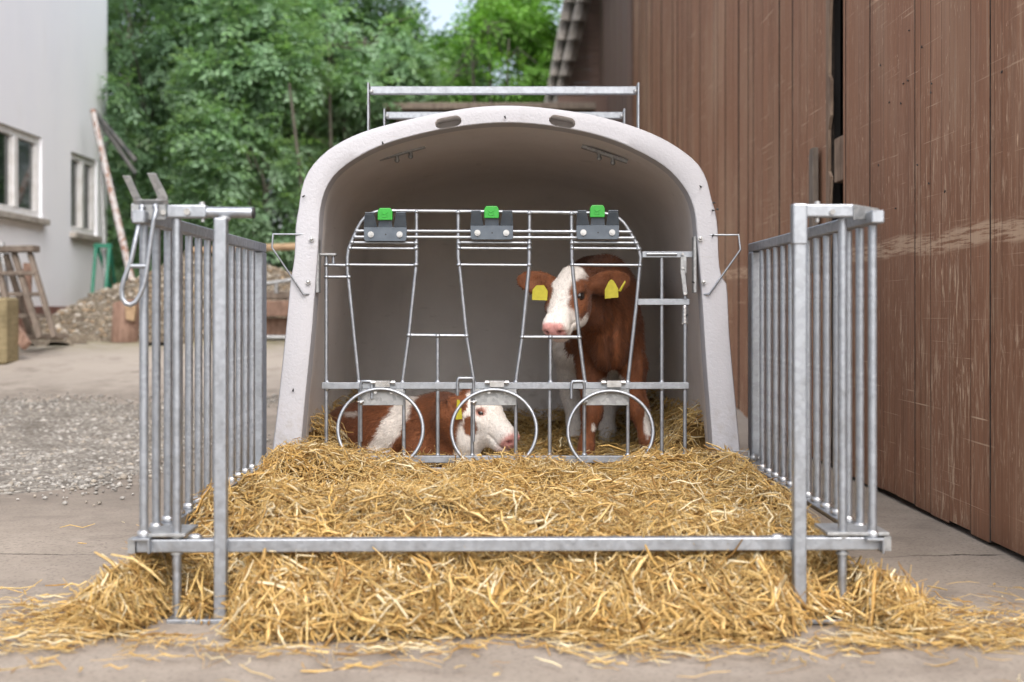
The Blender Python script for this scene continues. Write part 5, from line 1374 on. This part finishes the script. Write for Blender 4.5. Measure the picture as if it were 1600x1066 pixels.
def make_trees():
    make_tree('maple_tree', 'dark leafy maple crowding the corner of the white building', [crown(188, 40, 16.3, 22, 60, .16), crown(190, 130, 16.2, 20, 60, .16), crown(196, 215, 16.3, 18, 50, .16), crown(205, 330, 16.5, 26, 50, .2), crown(200, 60, 18.2, 55, 70, .7), crown(215, 175, 18.0, 52, 80, .6), crown(235, 290, 18.0, 60, 80, .7), crown(270, 90, 18.2, 70, 90, .8), crown(290, 0, 18.4, 90, 70, .8), crown(240, 390, 18.2, 60, 60, .6)],
              [trunk_at(235, 18.0, 200, .09), trunk_at(262, 18.3, 120, .06)], 5600, .085, DG, 101)
    make_tree('ash_tree', 'blue green ash with feathery sprays in front of the dark thicket', [crown(350, 215, 16.0, 70, 55, .55), crown(395, 265, 15.8, 80, 50, .5), crown(340, 130, 16.2, 60, 50, .5), crown(420, 340, 15.8, 70, 50, .5), crown(330, 310, 16.1, 60, 45, .45), crown(430, 110, 16.2, 75, 65, .6), crown(390, 30, 16.3, 80, 60, .6), crown(470, 230, 16.4, 55, 70, .5)],
              [trunk_at(398, 16.1, 200, .035, 372), trunk_at(478, 15.6, 130, .034, 452), trunk_at(300, 16.2, 150, .03, 318)], 5600, .092, MG, 102)
    make_tree('ash_tree', 'ash with slim bare stems standing left behind the hutch', [crown(520, 50, 17.2, 80, 70, .6), crown(555, 140, 17.2, 75, 50, .6), crown(500, 150, 17.6, 60, 70, .6), crown(600, 70, 17.4, 70, 60, .6), crown(480, 20, 17.4, 60, 60, .6), crown(640, 130, 17.6, 60, 40, .5), crown(540, 240, 17.9, 80, 60, .5)],
              [trunk_at(507, 16.6, 70, .035, 513), trunk_at(540, 17.0, 90, .04, 532), trunk_at(560, 17.5, 60, .05, 570)], 5000, .092, MG, 103, GAP)
    make_tree('young_maple', 'bright yellow green young maple with forked stems beside the shed', [crown(760, 60, 22.0, 60, 60, .8), crown(820, 40, 22.5, 60, 70, .9), crown(800, 125, 22.0, 70, 45, .8), crown(735, 125, 22.5, 50, 35, .8), crown(845, 100, 22.8, 40, 60, .8), crown(700, 145, 22.6, 60, 28, .7)],
              [trunk_at(772, 21.6, 40, .05, 762), trunk_at(766, 21.4, 60, .035, 795), trunk_at(745, 22.0, 30, .05, 735)], 4600, .10, BG, 104, GAP, nleaf=5, droop=.2)
    make_tree('hazel_tree', 'green hazel far back under the patch of white sky', [crown(640, 70, 26, 70, 80, 1.2), crown(700, 110, 26, 70, 45, 1.2), crown(600, 20, 26, 60, 60, 1.2), crown(780, 20, 27, 60, 60, 1.2), crown(850, 60, 27, 60, 90, 1.2), crown(740, 75, 27, 50, 35, 1.2)],
              [trunk_at(650, 26, 80, .10), trunk_at(742, 27, 20, .08)], 5200, .12, [(.075, .17, .035), (.09, .20, .05), (.06, .14, .03)], 105, GAP, nleaf=5)
    # far thicket that closes the view under the crowns
    cr = []
    for k, px in enumerate(range(120, 960, 70)):
        for py in (210, 320, 420): cr.append(crown(px + 20 * (k % 2), py, 24 + (k % 3), 70, 75, 1.2))
    for px in range(120, 600, 80): cr.append(crown(px, 90, 25, 70, 80, 1.2)); cr.append(crown(px + 40, -20, 25.5, 70, 70, 1.2))
    V, Q, C = leaf_sprays(cr, 20000, .13, [(.055, .11, .044), (.068, .135, .054), (.045, .09, .038)], 200, 5, .3, None, -.6)
    o = link_mesh('thicket', np_mesh('thicket', V, Q, col=C), M['leaf']); tag(o, 'dark dense thicket filling the view behind the trees', 'thicket', kind='stuff')
    # low undergrowth at the trees' feet
    cr = [crown(px, 420, 16.8 + (k % 3) * .5, 50, 45, .5) for k, px in enumerate(range(225, 560, 42))]
    V, Q, C = leaf_sprays(cr, 4200, .075, DG, 201, 7, .35)
    o = link_mesh('undergrowth', np_mesh('undergrowth', V, Q, col=C), M['leaf']); tag(o, 'low green undergrowth at the foot of the trees', 'undergrowth', kind='stuff')
make_trees()

# ------------------------------------------------------------------ flies
def make_flies():
    m = MB(); m.ball((0, 0, 0), .0038, 8, 6, sc=(.85, .7, 1.05)); m.ball((0, -.0005, .0044), .0022, 8, 5)
    for s in (-1, 1): m.prism([(s * .0008, -.0022, .001), (s * .0034, -.0026, -.0046), (s * .0018, -.0026, -.0054)], (0, .0002, 0))
    spots = [(1095, 292, 4.655), (1115, 317, 4.655), (1121, 327, 4.655), (1114, 329, 4.655), (1114, 368, 4.655), (1083, 441, 4.66), (789, 183, 4.655), (598, 224, 4.655), (458, 610, 4.655), (474, 307, 4.655)]
    proto = None
    for k, (x, y, Y) in enumerate(spots):
        if proto is None:
            o = proto = m.build('fly', M['fly'])
        else: o = proto.copy(); COL.objects.link(o)
        o.location = P(x, y, Y - .004); o.rotation_euler = (0, random.uniform(-3, 3), 0)
        tag(o, 'tiny black fly resting on the white rim of the hutch', 'fly', 'flies on the hutch rim')
    for k, (x, y) in enumerate(((1376, 102), (1421, 48), (1441, 74), (1419, 126), (1412, 131), (1456, 131), (1455, 145), (1408, 162), (1390, 160), (1452, 287), (1477, 299), (1400, 326), (1566, 113), (1373, 258), (1434, 258))):
        Y = BX * F / (x - CX); o = proto.copy(); COL.objects.link(o); o.location = P(x, y, Y * .997); o.location.x = BX - .006; o.rotation_euler = (0, random.uniform(-3, 3), R(-90))
        tag(o, 'tiny black fly resting on the brown barn door', 'fly', 'flies on the barn door')
make_flies()
